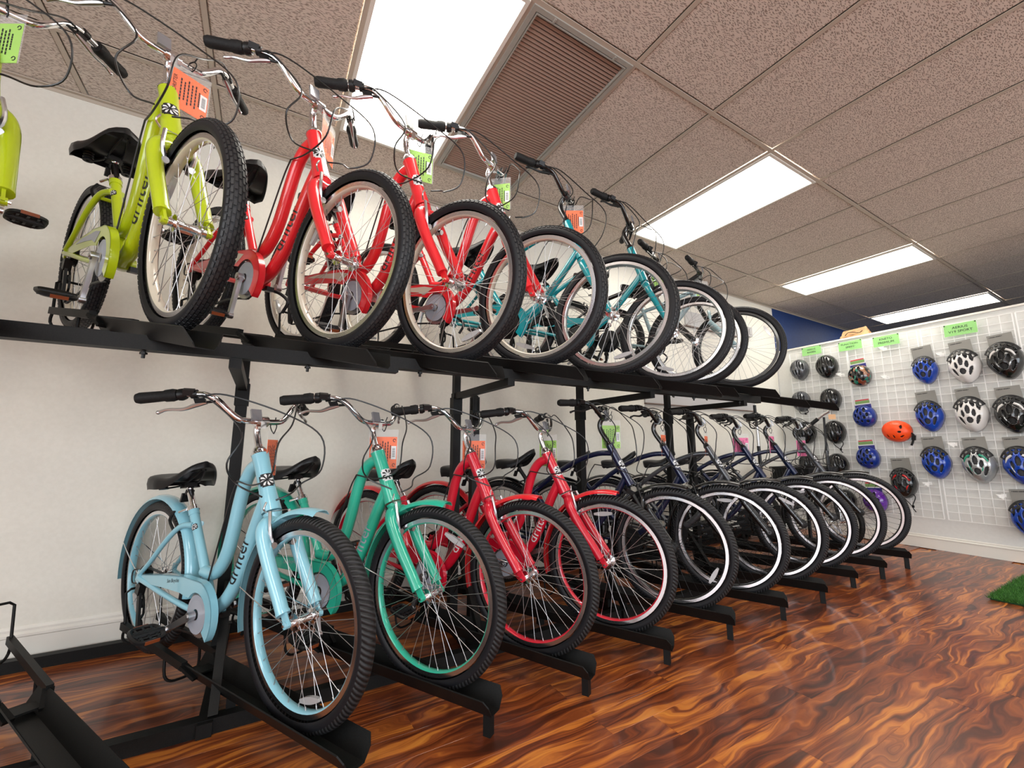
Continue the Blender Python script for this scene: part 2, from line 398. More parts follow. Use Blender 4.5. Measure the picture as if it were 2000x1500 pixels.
m = MB(); m.box(((XA+XB)/2, WY-.011, CEIL-.001), (XB-XA, .022, .006)); m.box(((XA+XB)/2, WY-.0015, CEIL-.012), (XB-XA, .003, .022)); use('wall_angle', m.mesh('a', False), M_tbar, ceil)
def frame_mesh(w, l, t, h):
    m = MB()
    m.box((0, l/2-t/2, 0), (w, t, h)); m.box((0, -l/2+t/2, 0), (w, t, h)); m.box((w/2-t/2, 0, 0), (t, l-2*t, h)); m.box((-w/2+t/2, 0, 0), (t, l-2*t, h)); return m.mesh('frame', False)
fr_me = frame_mesh(TX-.02, TY-.02, .018, .014)
m = MB(); m.box((0, 0, .004), (TX-.056, TY-.056, .004)); lens_me = m.mesh('lens', False)
names = {(-2, 0): 'big overexposed ceiling light directly above the red bicycles', (2, 0): 'ceiling light above the teal bicycles, second from the big near one', (6, 0): 'ceiling light just in front of the helmet wall',
         (10, 0): 'farthest ceiling light, beyond the helmet wall'}
for (i, j) in sorted(lightrow):
    xc = X0+(i+.5)*TX; yc = Y0-(j+.5)*TY
    lb = names.get((i, j), 'ceiling light out of view behind the camera, %s' % {(-4, 2): 'nearest the near end wall', (0, 2): 'above the middle of the shop', (4, 2): 'before the partition', (8, 2): 'beyond the partition'}.get((i, j)))
    t = empty('ceiling_light', lb, 'ceiling light', 'recessed ceiling lights', Matrix.Translation((xc, yc, CEIL)))
    use('light_frame', fr_me, M_trim, t); use('diffuser', lens_me, M_lens, t)
# return air grille
xc = X0-.5*TX; yc = Y0-.5*TY
t = empty('air_vent', 'brown louvered return air grille beside the big ceiling light', 'vent', None, Matrix.Translation((xc, yc, CEIL)))
use('vent_frame', frame_mesh(TX-.02, TY-.02, .022, .016), M_vframe, t)
use('inner_frame', frame_mesh(TX-.072, TY-.072, .006, .020), M_vframe, t)
m = MB(); m.box((0, 0, .035), (TX-.05, TY-.05, .004)); use('filter', m.mesh('f', False), mat('vent_filter', (.07, .05, .04, 1), .9), t)
m = MB(); m.box((0, 0, 0), (TX-.085, .0128, .0015), rot=(R(-18), 0, 0)); lv = m.mesh('louver', False)
nl = 60
for k in range(nl): use('louver', lv, M_louv, t, location=(0, -TY/2+.045+k*(TY-.09)/(nl-1), .004))
for s_ in (-.18, .18):
    m = MB(); m.box((s_, -TY/2+.026, -.009), (.010, .022, .006)); use('latch', m.mesh('l', False), M_vframe, t)

# ================================================================ TEXT / TAGS
me_c = {}
def cached(key, fn):
    if key not in me_c: me_c[key] = fn()
    return me_c[key]
def flat_text_mesh(lines, size, lead, bold=.0, y=-.0, shear=0):
    m = MB(); n = len(lines)
    for i, s_ in enumerate(lines):
        V, F = text2d(s_, size, bold, shear); zo = ((n-1)/2-i)*lead
        m.add([(x, y, z+zo) for x, z in V], F)
    return m.mesh('lettering', False)
def price_tag(mw, color, label, group, kind='full'):
    """hangs from origin; plane faces -y; z down"""
    t = empty('price_tag', label, 'price tag', group, mw)
    def sleeve():
        m = MB(); w, h = .130, .178
        m.box((0, 0, -h/2-.012), (w, .0016, h)); return m.mesh('sleeve', False)
    def card():
        m = MB(); m.box((0, 0, -.118), (.120, .0008, .144)); return m.mesh('card', False)
    def tie():
        m = MB(); P = cr([(0, 0, -.022), (-.009, .006, -.008), (-.006, .012, .012), (.004, 0, .022), (.010, -.006, .010), (.006, -.003, -.010), (0, 0, -.022)], 4)
        m.tube(P, .0022, 6); m.tube([(0.004, 0, .02), (.012, 0, .045)], .0022, 6); return m.mesh('tie', True)
    def ink():
        m = MB()
        V, F = text2d('SUN DRIFTER', .0165, .0003)
        for sy in (-.0014, .0014):
            sg = 1 if sy < 0 else -1
            # title runs up the side of the card, illegible lines beside it
            m.add([(sg*(-.044-z*1), sy, -.118+x) for x, z in V], F)
            for k in range(6):
                L_ = [.09, .075, .10, .085, .095, .06][k]
                for q in range(7):
                    ll = L_/7*.8; z0 = -.118-L_/2+(q+.5)*L_/7+.004
                    m.box((sg*(-.026+k*.0115), sy, z0), (.0042, .0002, ll))
            for zz in (-.062, -.174):
                ring = [(sg*.048+.007*math.cos(a), zz+.008*math.sin(a)) for a in np.linspace(0, 2*math.pi*.85, 12)]
                ri = [(sg*.048+.0045*math.cos(a), zz+.0055*math.sin(a)) for a in np.linspace(0, 2*math.pi*.85, 12)]
                m.strip(ring, ri, sy-.0001, sy+.0001)
        return m.mesh('lettering', False)
    def lab():
        m = MB(); m.box((.046, 0, -.118), (.022, .0024, .06)); return m.mesh('label', False)
    def barcode():
        m = MB()
        for sy in (-.0015, .0015):
            for k in range(12): m.box((.046, sy, -.098-k*.0035), (.012, .0002, .0016 if k % 3 else .0008))
        return m.mesh('barcode', False)
    use('card', cached('card', card), color, t)
    use('sleeve', cached('sleeve', sleeve), M_clear, t)
    use('zip_tie', cached('tie', tie), M_plast, t)
    use('lettering', cached('ink', ink), M_ink, t)
    l = use('price_label', cached('lab', lab), M_label, t); use('barcode', cached('barcode', barcode), M_ink, l)
    return t

# ================================================================ BICYCLE PARTS
RW = .33
def tyre_me(knob):
    m = MB(); c = RW-.026; rad = .0265; prof = []
    K = 14
    for i in range(K+1):
        a = R(-128)+R(256)*i/K
        prof.append((c+rad*math.cos(a)*(.98 if abs(a) > 1 else 1), rad*math.sin(a)))
    n = 96; V = []
    for i in range(n):
        a = 2*math.pi*i/n
        for j, (r, y) in enumerate(prof):
            d = .0018 if (knob and 4 <= j <= 10 and (i+j) % 2 == 0) else 0
            V.append(((r+d)*math.cos(a), y, (r+d)*math.sin(a)))
    me = None; Kp = len(prof); F = []; MI = []
    for j in range(Kp-1):
        for i in range(n): F.append((i*Kp+j, i*Kp+j+1, ((i+1) % n)*Kp+j+1, ((i+1) % n)*Kp+j)); MI.append(0 if 3 <= j <= 10 else 1)
    m.add(V, F); m.m = MI; me = m.mesh('tyre', True, 60)
    uv = me.uv_layers.new(name='UVMap'); dat = np.zeros(len(me.loops)*2)
    li = 0
    for f in F:
        i0_ = f[0]//Kp
        for q, vi in enumerate(f):
            ii = vi//Kp; jj = vi % Kp
            if i0_ == n-1 and ii == 0: ii = n
            dat[li*2] = ii/n; dat[li*2+1] = jj/(Kp-1)*.5*3; li += 1
    uv.data.foreach_set('uv', dat); return me
def tread_me():
    m = MB(); c = RW-.026; rad = .0263; n = 92
    for row in range(7):
        p = R(-57+19*row)
        for i in range(n):
            a = 2*math.pi*(i+(.5 if row % 2 else 0))/n; da = math.pi/n*.80; dp = R(7.2); V = []
            for (h, k) in ((-.001, 1.0), (.0026, .88)):
                for sa, sp_ in ((-1, -1), (1, -1), (1, 1), (-1, 1)):
                    rr = c+(rad+h)*math.cos(p+sp_*dp*k); y = (rad+h)*math.sin(p+sp_*dp*k); aa = a+sa*da*k; V.append((rr*math.cos(aa), y, rr*math.sin(aa)))
            m.add(V, [(7, 6, 5, 4), (0, 1, 5, 4), (1, 2, 6, 5), (2, 3, 7, 6), (3, 0, 4, 7)])
    return m.mesh('tread', False)
def rim_me():
    m = MB(); ro = RW-.046; ri = ro-.019; w = .0155
    # material 0 inner painted face, 1 machined sidewall
    m.lathe([(ro, -w), (ro, w)], 72, mi=1)
    m.lathe([(ro, w), (ri+.004, w*.98)], 72, mi=1); m.lathe([(ri+.004, -w*.98), (ro, -w)], 72, mi=1)
    m.lathe([(ri+.004, w*.98), (ri, w*.8), (ri-.002, 0), (ri, -w*.8), (ri+.004, -w*.98)], 72, mi=0)
    return m.mesh('rim', True, 50)
def spokes_me():
    m = MB(); ri = RW-.064; nsp = 36
    for i in range(nsp):
        side = 1 if i % 2 else -1; a = 2*math.pi*i/nsp; off = R(62)*(1 if (i//2) % 2 else -1); ah = a+off
        p0 = (.021*math.cos(ah), side*.030, .021*math.sin(ah)); p1 = (ri*math.cos(a), side*.003, ri*math.sin(a))
        m.tube([p0, p1], .0010, 4, cap=False)
        m.tube([(ri*1.002*math.cos(a), side*.003, ri*1.002*math.sin(a)), ((ri-.013)*math.cos(a), side*.0035, (ri-.013)*math.sin(a))], .0022, 5)
    return m.mesh('spokes', True)
def hub_me():
    m = MB(); m.lathe([(.004, -.060), (.009, -.060), (.009, -.052), (.013, -.05), (.013, -.036), (.027, -.034), (.027, -.030), (.014, -.026), (.012, 0), (.014, .026), (.027, .030), (.027, .034), (.013, .036), (.013, .05), (.009, .052), (.009, .060), (.004, .060)], 18)
    m.cyl((0, -.072, 0), (0, .072, 0), .005, 8); return m.mesh('hub', True, 40)
def reflector_me():
    m = MB(); L = .095; A = [(-L/2+L*i/8, .011*math.sin(math.pi*min(max(i/8, .06), .94))**.45) for i in range(9)]
    B = [(x, -z) for x, z in A]; m.strip(A, B, -.006, .006); return m.mesh('reflector', True, 30)
def sprocket_me():
    m = MB()
    for k in range(7): m.lathe([(.012, -.030-k*.0032), (.050-k*.0038, -.030-k*.0032), (.050-k*.0038, -.0318-k*.0032), (.012, -.0318-k*.0032)], 28)
    return m.mesh('sprocket', False)
def fender_me(a0, a1, rr=.356, hw=.031, stay=True):
    m = MB(); n = 30; K = 7; V = []
    for i in range(n+1):
        a = R(a0+(a1-a0)*i/n)
        for lay in (0, .0016):
            for j in range(K):
                q = -1+2*j/(K-1); r_ = rr-.013*q*q*q*q-.004*q*q+lay
                V.append((r_*math.cos(a), q*hw, r_*math.sin(a)))
    F = []; s = 2*K
    for i in range(n):
        for j in range(K-1):
            F.append((i*s+K+j, i*s+K+j+1, (i+1)*s+K+j+1, (i+1)*s+K+j)); F.append((i*s+j, (i+1)*s+j, (i+1)*s+j+1, i*s+j+1))
        F += [(i*s, i*s+K, (i+1)*s+K, (i+1)*s), (i*s+K-1, (i+1)*s+K-1, (i+1)*s+2*K-1, i*s+2*K-1)]
    F += [tuple(range(K))+tuple(range(2*K-1, K-1, -1))]
    m.add(V, F); return m.mesh('fender', True, 50)
def stay_me(a):
    m = MB(); a = R(a)
    for s_ in (-1, 1): m.tube(cr([(0, s_*.062, -.0), (.17*math.cos(a), s_*.05, .17*math.sin(a)), (.345*math.cos(a), s_*.031, .345*math.sin(a))], 3), .0022, 5)
    return m.mesh('stay', True)
def saddle_me():
    m = MB(); n = 18; K = 15; V = []
    for i in range(n+1):
        t = i/n; u = -.135+.27*t
        hw = .118*(1-t)**.62*(1 if t > .06 else (.86+2.3*t)) + .026*min(1, t*3)
        if t > .9: hw *= math.sqrt(max(.05, 1-((t-.9)/.1)**2*.8))
        z = .016*math.cos(t*math.pi*1.9)+.016*t*t - .008
        dep = .042*(1-t)+.028
        if t < .05: dep *= .8
        for j in range(K):
            q = -1+2*j/(K-1); aq = abs(q)
            if aq < .75: y = hw*math.sin(q/.75*math.pi/2)*.97; zz = z-.022*(aq/.75)**3
            else: y = math.copysign(hw*(.97+.03*math.sin((aq-.75)*4*math.pi)), q); zz = z-.022-(aq-.75)/.25*(dep-.022)
            V.append((u, y, zz))
    F = [(i*K+j, i*K+j+1, (i+1)*K+j+1, (i+1)*K+j) for i in range(n) for j in range(K-1)]
    F += [tuple(range(K-1, -1, -1)), tuple(n*K+j for j in range(K))]
    nb_ = len(V)
    for i in range(n+1):
        a_, c_ = V[i*K], V[i*K+K-1]; zt = V[i*K+K//2][2]-.026; V += [(a_[0]*.95, a_[1]*.90, zt), (c_[0]*.95, c_[1]*.90, zt)]
    F += [(i*K, (i+1)*K, nb_+2*i+2, nb_+2*i) for i in range(n)]+[(i*K+K-1, nb_+2*i+1, nb_+2*i+3, (i+1)*K+K-1) for i in range(n)]+[(nb_+2*i, nb_+2*i+2, nb_+2*i+3, nb_+2*i+1) for i in range(n)]
    m.add(V, F); return m.mesh('saddle', True, 55)
def saddle_rail_me():
    m = MB()
    for s_ in (-1, 1):
        m.tube(cr([(.115, s_*.008, -.012), (.05, s_*.02, -.045), (-.02, s_*.022, -.060), (-.08, s_*.045, -.062), (-.105, s_*.062, -.060)], 3), .004, 6)
    m.box((-.015, 0, -.062), (.05, .046, .02)); m.cyl((-.015, -.03, -.062), (-.015, .03, -.062), .007, 8)
    return m.mesh('rails', True)
def spring_me():
    m = MB(); m.lathe([(.006, -.066), (.018, -.066), (.018, -.060), (.014, -.056), (.018, -.052), (.014, -.046), (.018, -.041), (.014, -.035), (.018, -.030), (.018, -.022), (.006, -.022)], 14, axis='z'); return m.mesh('spring', True, 30)
def guard_me(cx, cz, rear):
    m = MB(); A = []; B = []
    ro, ri = .122, .080
    A += [(rear[0], rear[1]+.014), (cx-.30, cz+.108), (cx-.12, cz+.124)]; B += [(rear[0]+.004, rear[1]-.016), (cx-.30, cz+.058), (cx-.14, cz+.06)]
    for i in range(0, 13):
        a = R(98-i*11.5); A.append((cx+ro*math.cos(a), cz+ro*math.sin(a))); a2 = R(140-i*15) ; B.append((cx+ri*math.cos(a2), cz+ri*math.sin(a2)))
    m.strip(A, B, -.066, -.064); m.strip(A, [(x*.985+cx*.015, z*.985+cz*.015-.002) for x, z in A], -.066, -.040)
    return m.mesh('chain_guard', True, 30), A, B
def crankarm_me():
    m = MB(); L = .165
    V = []; n = 10
    for i in range(n+1):
        t = i/n; w = .0135-.004*t+(.003 if i in (0, n) else 0); th = .007
        for (a, b_) in ((-w, -th), (w, -th), (w, th), (-w, th)): V.append((t*L, b_-.012*t, a))
    F = [(i*4+k, i*4+(k+1) % 4, (i+1)*4+(k+1) % 4, (i+1)*4+k) for i in range(n) for k in range(4)]+[(3, 2, 1, 0), (n*4, n*4+1, n*4+2, n*4+3)]
    m.add(V, F); m.cyl((0, -.013, 0), (0, .010, 0), .016, 14); m.cyl((L, -.022, 0), (L, -.002, 0), .014, 12); m.cyl((0, -.016, 0), (0, -.012, 0), .009, 6)
    return m.mesh('crank_arm', True, 35)
def pedal_me():
    m = MB(); w, d = .052, .040   # frame in x (fore-aft) and y (lateral)
    O_ = [(w*math.copysign(abs(math.cos(a))**.5, math.cos(a)), -.055+d*1.1*math.copysign(abs(math.sin(a))**.6, math.sin(a))) for a in np.linspace(0, 2*math.pi, 25)[:-1]]
    m.tube([(x, y, .004) for x, y in O_], .0085, 6, closed=True)
    m.tube([(0, -.005, .004), (0, -.10, .004)], .013, 8)
    for s_ in (-1, 1):
        m.tube([(s_*.026, -.02, .004), (s_*.026, -.09, .004)], .006, 6)
        m.box((s_*.0585, -.055, .004), (.004, .045, .012), mi=1)
    for q in (-.03, -.055, -.08): m.box((0, q, .004), (.1, .007, .010))
    return m.mesh('pedal', True, 40)
def chainring_me():
    m = MB(); n = 44; T = []
    for i in range(n*2):
        a = math.pi*i/n; r_ = .0875 if i % 2 else .0835; T.append((r_*math.cos(a), r_*math.sin(a)))
    I = [(.058*math.cos(math.pi*i/n), .058*math.sin(math.pi*i/n)) for i in range(n*2)]
    m.strip(T+[T[0]], I+[I[0]], -.0015, .0015)
    for k in range(5):
        a = 2*math.pi*k/5; m.beam((0, 0, 0), (.064*math.cos(a), 0, .064*math.sin(a)), .005, .018)
    return m.mesh('chainring', False)
def ringguard_me():
    m = MB(); m.lathe([(.052, -.006), (.070, -.006), (.070, -.003), (.052, -.003)], 40, closed=True); m.lathe([(.020, -.008), (.052, -.006), (.052, -.003)], 40); return m.mesh('ring_guard', True, 30)
def chain_me(cx, cz, rx, rz, hub_r=.045):
    m = MB(); P = []; cr_ = .084
    for i in range(12): a = R(85-i*170/11); P.append((cx+cr_*math.cos(a), cz+cr_*math.sin(a)))
    P += [(cx-.15, cz-.085), (rx+.12, rz-.20), (rx+.03, rz-.215), (rx-.0, rz-.185), (rx+.035, rz-.15), (rx+.02, rz-.09), (rx-.02, rz-.045)]
    for i in range(8): a = R(200-i*110/7); P.append((rx+hub_r*math.cos(a), rz+hub_r*math.sin(a)))
    P = cr([(x, z) for x, z in P], 2); P.append(P[0])
    # roller-like segments
    for a, b_ in zip(P[:-1], P[1:]):
        m.beam((a[0], -.045, a[1]), (b_[0], -.045, b_[1]), .007, .0075)
    return m.mesh('chain', False)
def derailleur_me(rx, rz):
    m = MB(); m.box((rx+.005, -.055, rz-.045), (.035, .026, .05), rot=(0, R(20), 0)); m.beam((rx+.005, -.058, rz-.06), (rx+.03, -.058, rz-.20), .010, .022)
    for q in ((rx+.012, rz-.11), (rx+.018, rz-.195)): m.lathe([(.0, -.052), (.020, -.052), (.020, -.044), (.0, -.044)], 14, (q[0], 0, q[1]))
    m.tube(cr([(rx+.01, -.06, rz-.02), (rx-.07, -.062, rz-.03), (rx-.08, -.06, rz+.02), (rx-.02, -.055, rz+.03)], 4), .0028, 6)
    return m.mesh('derailleur', True, 30)
def kick_me(x, z):
    m = MB(); m.box((x+.02, .03, z-.02), (.04, .03, .02)); m.tube(cr([(x+.02, .045, z-.02), (x+.05, .07, z-.03), (x+.08, .09, z-.06), (x+.06, .085, z-.11)], 4), .007, 8); return m.mesh('kickstand', True)
def vbrake_me(ax, az, bx, bz):
    """front V-brake arms from pivot (bx,bz) up to (ax,az) in (u,z)"""
    m = MB()
    for s_ in (-1, 1):
        P = cr([(bx, s_*.034, bz), ((ax+bx)/2+.012, s_*.044, (az+bz)/2), (ax, s_*.036, az)], 4); m.tube(P, [.010, .0085, .008, .007, .006, .006, .006, .006, .006][:len(P)], 8)
        m.cyl((bx-.012, s_*.036, bz), (bx+.022, s_*.036, bz), .011, 10)
    m.tube(cr([(ax, -.05, az-.002), (ax+.01, -.065, az+.012), (ax+.005, -.055, az+.035)], 4), .0032, 6); m.tube([(ax, -.036, az), (ax, .036, az)], .0016, 5)
    return m.mesh('brake_arms', True)
def pads_me(bx, bz):
    m = MB()
    for s_ in (-1, 1): m.box((bx-.01, s_*.022, bz+.018), (.055, .010, .011), rot=(0, R(40), 0))
    return m.mesh('brake_pads', False)
# ---- wrapped lettering along a tube
def wrap_text(path, radii, s_, size, side=-1, bold=.0, centre=.5, shear=0, squash=1.0):
    P = [Vector((p[0], 0, p[1])) for p in path]; L = [0]
    for a, b_ in zip(P[:-1], P[1:]): L.append(L[-1]+(b_-a).length)
    V, F = text2d(s_, size, bold, shear); m = MB(); out = []
    bm = bmesh.new(); bv = [bm.verts.new((x, y, 0)) for x, y in V]
    for f in F:
        try: bm.faces.new([bv[i] for i in f])
        except ValueError: pass
    bmesh.ops.triangulate(bm, faces=bm.faces[:])
    for k in range(-8, 9): bmesh.ops.bisect_plane(bm, geom=bm.verts[:]+bm.edges[:]+bm.faces[:], plane_co=(0, k*size*.11, 0), plane_no=(0, 1, 0))
    bm.verts.index_update(); V = [(v.co.x, v.co.y) for v in bm.verts]; F = [tuple(v.index for v in f.verts) for f in bm.faces]; bm.free()
    for x, y in V:
        s1 = L[-1]*centre+x*squash; s1 = min(max(s1, 1e-5), L[-1]-1e-5)
        k = max(i for i in range(len(L)) if L[i] <= s1); k = min(k, len(P)-2); t = (s1-L[k])/(L[k+1]-L[k])
        C = P[k].lerp(P[k+1], t)
        kk = min(max(k+t, .5), len(P)-1.5); i = int(kk-.5) ; T0 = (P[min(i+1, len(P)-1)]-P[i]).normalized(); T1 = (P[min(i+2, len(P)-1)]-P[min(i+1, len(P)-2)]).normalized()
        T = T0.lerp(T1, min(max(kk-.5-i, 0), 1)).normalized(); N_ = Vector((0, side, 0)); B = N_.cross(T) if side < 0 else N_.cross(T)
        r_ = radii if not hasattr(radii, '__len__') else radii[k]*(1-t)+radii[min(k+1, len(radii)-1)]*t
        a = y/r_; out.append(C+(N_*math.cos(a)+B*math.sin(a))*(r_+.0012))
    m.add(out, F); return m.mesh('lettering', False)
def badge_me(h0, h1, r_, cz=.45, size=.052, ang=-.35):
    """rounded square with a pinwheel on the front of the head tube; mat 0 ground, 1 mark"""
    A = Vector((h0[0], 0, h0[1])); B = Vector((h1[0], 0, h1[1])); T = (B-A).normalized(); C0 = A.lerp(B, cz); Fw = T.cross(Vector((0, -1, 0)));
    if Fw.x < 0: Fw = -Fw
    Lf = T.cross(Fw)
    def wp(x, y, lift):
        a = x/r_+ang; return C0+T*y+(Fw*math.cos(a)+Lf*math.sin(a))*(r_+lift)
    m = MB(); n = 8; h = size/2
    g = [[wp(-h+size*i/n, -h+size*j/n, .0006) for i in range(n+1)] for j in range(n+1)]
    V = [p for rr in g for p in rr]; F = [(j*(n+1)+i, j*(n+1)+i+1, (j+1)*(n+1)+i+1, (j+1)*(n+1)+i) for j in range(n) for i in range(n) if not ((i in (0, n-1)) and (j in (0, n-1)))]
    m.add(V, F, 0)
    for k in range(8):
        a = 2*math.pi*k/8+.2; V = []
        for (rr, da) in ((.18, 0), (.62, -.30), (.92, -.12), (.86, .16), (.5, .12)):
            V.append(wp(h*rr*math.cos(a+da), h*rr*math.sin(a+da), .0020))
        m.add(V, [(0, 1, 2, 3, 4)], 1)
    return m.mesh('badge', False)

GEO = {}
# ---- step-through cruiser (D)
TTp = [(-.332, .838), (-.385, .812), (-.425, .755), (-.452, .67), (-.475, .58), (-.505, .49), (-.55, .425), (-.60, .395), (-.665, .398)]
DTp = [(-.262, .715), (-.305, .635), (-.345, .545), (-.385, .455), (-.43, .375), (-.49, .31), (-.565, .268)]
def frameD():
    m = MB(); b3 = lambda L_: [(p[0], 0, p[1]) for p in L_]
    m.tube([(-.228, 0, .660), (-.236, 0, .676), (-.270, 0, .742), (-.305, 0, .810), (-.335, 0, .868)], [.034, .033, .0285, .0275, .0300], 20)
    P = cr([p+(.0245,) for p in TTp], 4); m.tube([(p[0], 0, p[1]) for p in P], [p[2] for p in P], 16)
    P = cr([p+(.025,) for p in DTp], 4); m.tube([(p[0], 0, p[1]) for p in P], [p[2] for p in P], 16)
    m.tube([(-.575, 0, .268), (-.815, 0, .628)], .0180, 14); m.tube([(-.805, 0, .612), (-.82, 0, .636)], .0205, 14)
    m.cyl((-.572, -.036, .265), (-.572, .036, .265), .024, 18)
    for s_ in (-1, 1):
        P = cr([(-.775, s_*.014, .575), (-.84, s_*.034, .565), (-.92, s_*.050, .50), (-1.02, s_*.060, .405), (-1.095, s_*.066, .345)], 4); m.tube(P, [.0125-.004*i/len(P) for i in range(len(P))], 10)
        P = cr([(-.59, s_*.025, .262), (-.68, s_*.038, .262), (-.84, s_*.050, .285), (-1.0, s_*.062, .315), (-1.095, s_*.066, .33)], 4); m.tube(P, .011, 10)
        m.box((-1.10, s_*.066, .335), (.034, .006, .05), rot=(0, R(25), 0))
    m.tube([(-.845, -.03, .553), (-.845, .03, .553)], .008, 8)
    return m.mesh('frame', True, 40)
def forkD():
    m = MB(); m.tube([(-.222, 0, .655), (-.212, 0, .636), (-.206, 0, .625)], [.032, .027, .022], 16)
    for s_ in (-1, 1):
        P = cr([(-.205, 0, .628, .024), (-.195, s_*.036, .622, .0255), (-.176, s_*.055, .585, .0235), (-.12, s_*.058, .495, .0222), (-.055, s_*.058, .405, .0212), (-.028, s_*.058, .365, .0208)], 4)
        m.tube([p[:3] for p in P], [p[3] for p in P], 14)
        m.tube([(-.028, s_*.057, .365), (-.022, s_*.057, .357)], [.0225, .0225], 14)
        m.box((-.008, s_*.057, .342), (.024, .008, .045), rot=(0, R(-35), 0)); m.cyl((0, s_*.050, .33), (0, s_*.066, .33), .012, 10)
    return m.mesh('fork', True, 45)
def stemD():
    m = MB(); m.tube([(-.335, 0, .868), (-.338, 0, .874), (-.345, 0, .888), (-.350, 0, .899)], [.031, .031, .024, .0165], 18)
    P = cr([(-.348, 0, .895), (-.366, 0, .935), (-.374, 0, .965), (-.366, 0, .988), (-.350, 0, 1.0)], 5); m.tube(P, .0135, 14)
    m.cyl((-.350, -.024, 1.0), (-.350, .024, 1.0), .021, 16); m.box((-.338, 0, .985), (.02, .022, .026)); return m.mesh('stem', True, 40)
HBD = [(-.350, 0, 1.0), (-.350, .05, 1.0), (-.352, .085, 1.006), (-.362, .118, 1.035), (-.378, .148, 1.070), (-.402, .176, 1.090), (-.435, .205, 1.094), (-.475, .240, 1.091), (-.515, .280, 1.083), (-.560, .328, 1.074)]
HBC = [(-.372, 0, 1.075), (-.374, .05, 1.077), (-.385, .10, 1.110), (-.400, .135, 1.142), (-.420, .165, 1.156), (-.445, .195, 1.158), (-.475, .235, 1.156), (-.505, .280, 1.153), (-.535, .335, 1.150)]
HBM = [(-.335, 0, .945), (-.338, .06, .947), (-.350, .10, .965), (-.362, .14, .975), (-.375, .20, .978), (-.385, .25, .978), (-.395, .31, .976)]
def bar_me(H, r_):
    m = MB(); full = [(p[0], -p[1], p[2]) for p in H[::-1][:-1]]+H; m.tube(cr(full, 4), r_, 12); return m.mesh('handlebar', True)
def grip_me(H, s_):
    m = MB(); P = [Vector(H[k]) for k in (-3, -2, -1)]; P = [Vector((p.x, p.y*s_, p.z)) for p in P]
    e = (P[2]-P[1]).normalized()
    Q = [P[0], P[0].lerp(P[1], .25), P[0].lerp(P[1], .30), P[0].lerp(P[1], .62), P[0].lerp(P[1], .72), P[1], P[2]-e*.01, P[2]+e*.003]
    m.tube(Q, [.020, .024, .0235, .0225, .0195, .0200, .0210, .0165], 16); return m.mesh('grip', True, 40)
def lever_me(H, s_):
    m = MB(); a = Vector(H[-4]); b_ = Vector(H[-1]); d = (b_-a).normalized()
    fwd = Vector((.50, -.12, -.82)).normalized() 
    p = a+fwd*.040
    m.tube(cr([p-d*.03, p+fwd*.010+d*.01, p+d*.05+fwd*.022, p+d*.095+fwd*.018, p+d*.125+fwd*.026], 4), [.0075, .0080, .0084, .0086, .0084, .0080, .0074, .0068, .0062, .0058, .0055, .0054, .0054, .0055, .0056, .0060, .0064], 8)
    m.sph(p+d*.128+fwd*.027, .0075, 8)
    m2 = MB(); m2.box(p-d*.012-fwd*.006, (.022, .035, .018), rot=Matrix((fwd, d, fwd.cross(d))).transposed()); m2.cyl(a-d*.012, a+d*.008, .0165, 12); m2.cyl(p-d*.03, p-d*.055, .005, 8)
    if s_ < 0:
        for q in (m, m2):
            q.v = [(x, -y, z) for x, y, z in q.v]; q.f = [f[::-1] for f in q.f]
    return m.mesh('lever', True), m2.mesh('mount', True, 40)
def shifter_me(H):
    m = MB(); a = Vector(H[-4]); a = Vector((a.x, -a.y, a.z)); c = Vector(H[-3]); c = Vector((c.x, -c.y, c.z)); d = (c-a).normalized()
    m.tube([c-d*.006, c-d*.018, c-d*.030], [.022, .023, .017], 12); m.box(c-d*.030+Vector((.012, 0, .008)), (.030, .034, .022), rot=(0, R(20), R(-30)))
    return m.mesh('shifter', True, 40)
def frontrefl_me(H):
    m = MB(); c = Vector(H[0])+Vector((.026, -.034, .022)); A = [(-.017, .022), (.017, .022)]; B = [(-.020, -.020), (.020, -.020)]
    m.box(c, (.010, .038, .046), rot=(0, R(-18), 0)); return m.mesh('front_reflector', False)
def cables_me(H, ht, hb, brake, k):
    L_ = Vector(H[-4]); Rr = Vector((L_.x, -L_.y, L_.z)); m = MB(); f = Vector((.035, 0, -.012)); r_ = .0031
    if k == 0:   # left lever to frame, long loop forward
        P = [L_+f, L_+f+Vector((.06, -.06, .005)), (H[0][0]+.13, .05, H[0][2]-.015), (H[0][0]+.19, -.035, H[0][2]-.09), (ht[0]+.17, -.05, (ht[1]+hb[1])/2+.03), (ht[0]+.05, -.045, (ht[1]+hb[1])/2-.01), (ht[0]-.09, -.030, (ht[1]+hb[1])/2+.0)]
    elif k == 1:  # right lever to front brake
        P = [Rr+f, Rr+f+Vector((.05, .07, .01)), (H[0][0]+.10, .03, H[0][2]+.03), (H[0][0]+.20, .13, H[0][2]-.06), (H[0][0]+.20, .14, H[0][2]-.19), (ht[0]+.14, .09, hb[1]+.09), (brake[0]+.03, .02, brake[1]+.06), (brake[0]+.02, -.03, brake[1]+.04)]
    elif k == 2:  # shifter cable
        P = [Rr+Vector((.02, 0, -.006)), Rr+Vector((.07, .02, -.02)), (H[0][0]+.10, -.12, H[0][2]-.05), (H[0][0]+.10, -.16, H[0][2]-.16), (ht[0]+.06, -.11, (ht[1]+hb[1])/2), (brake[0]+.01, -.075, brake[1]+.055)]
    else:
        P = [(ht[0]-.09, -.030, (ht[1]+hb[1])/2), (ht[0]-.13, -.028, (ht[1]+hb[1])/2-.07), (ht[0]-.20, -.028, hb[1]-.17), (ht[0]-.25, -.03, hb[1]-.33)]
    m.tube(cr([tuple(p) for p in P], 6), r_, 6); return m.mesh('cable', True)
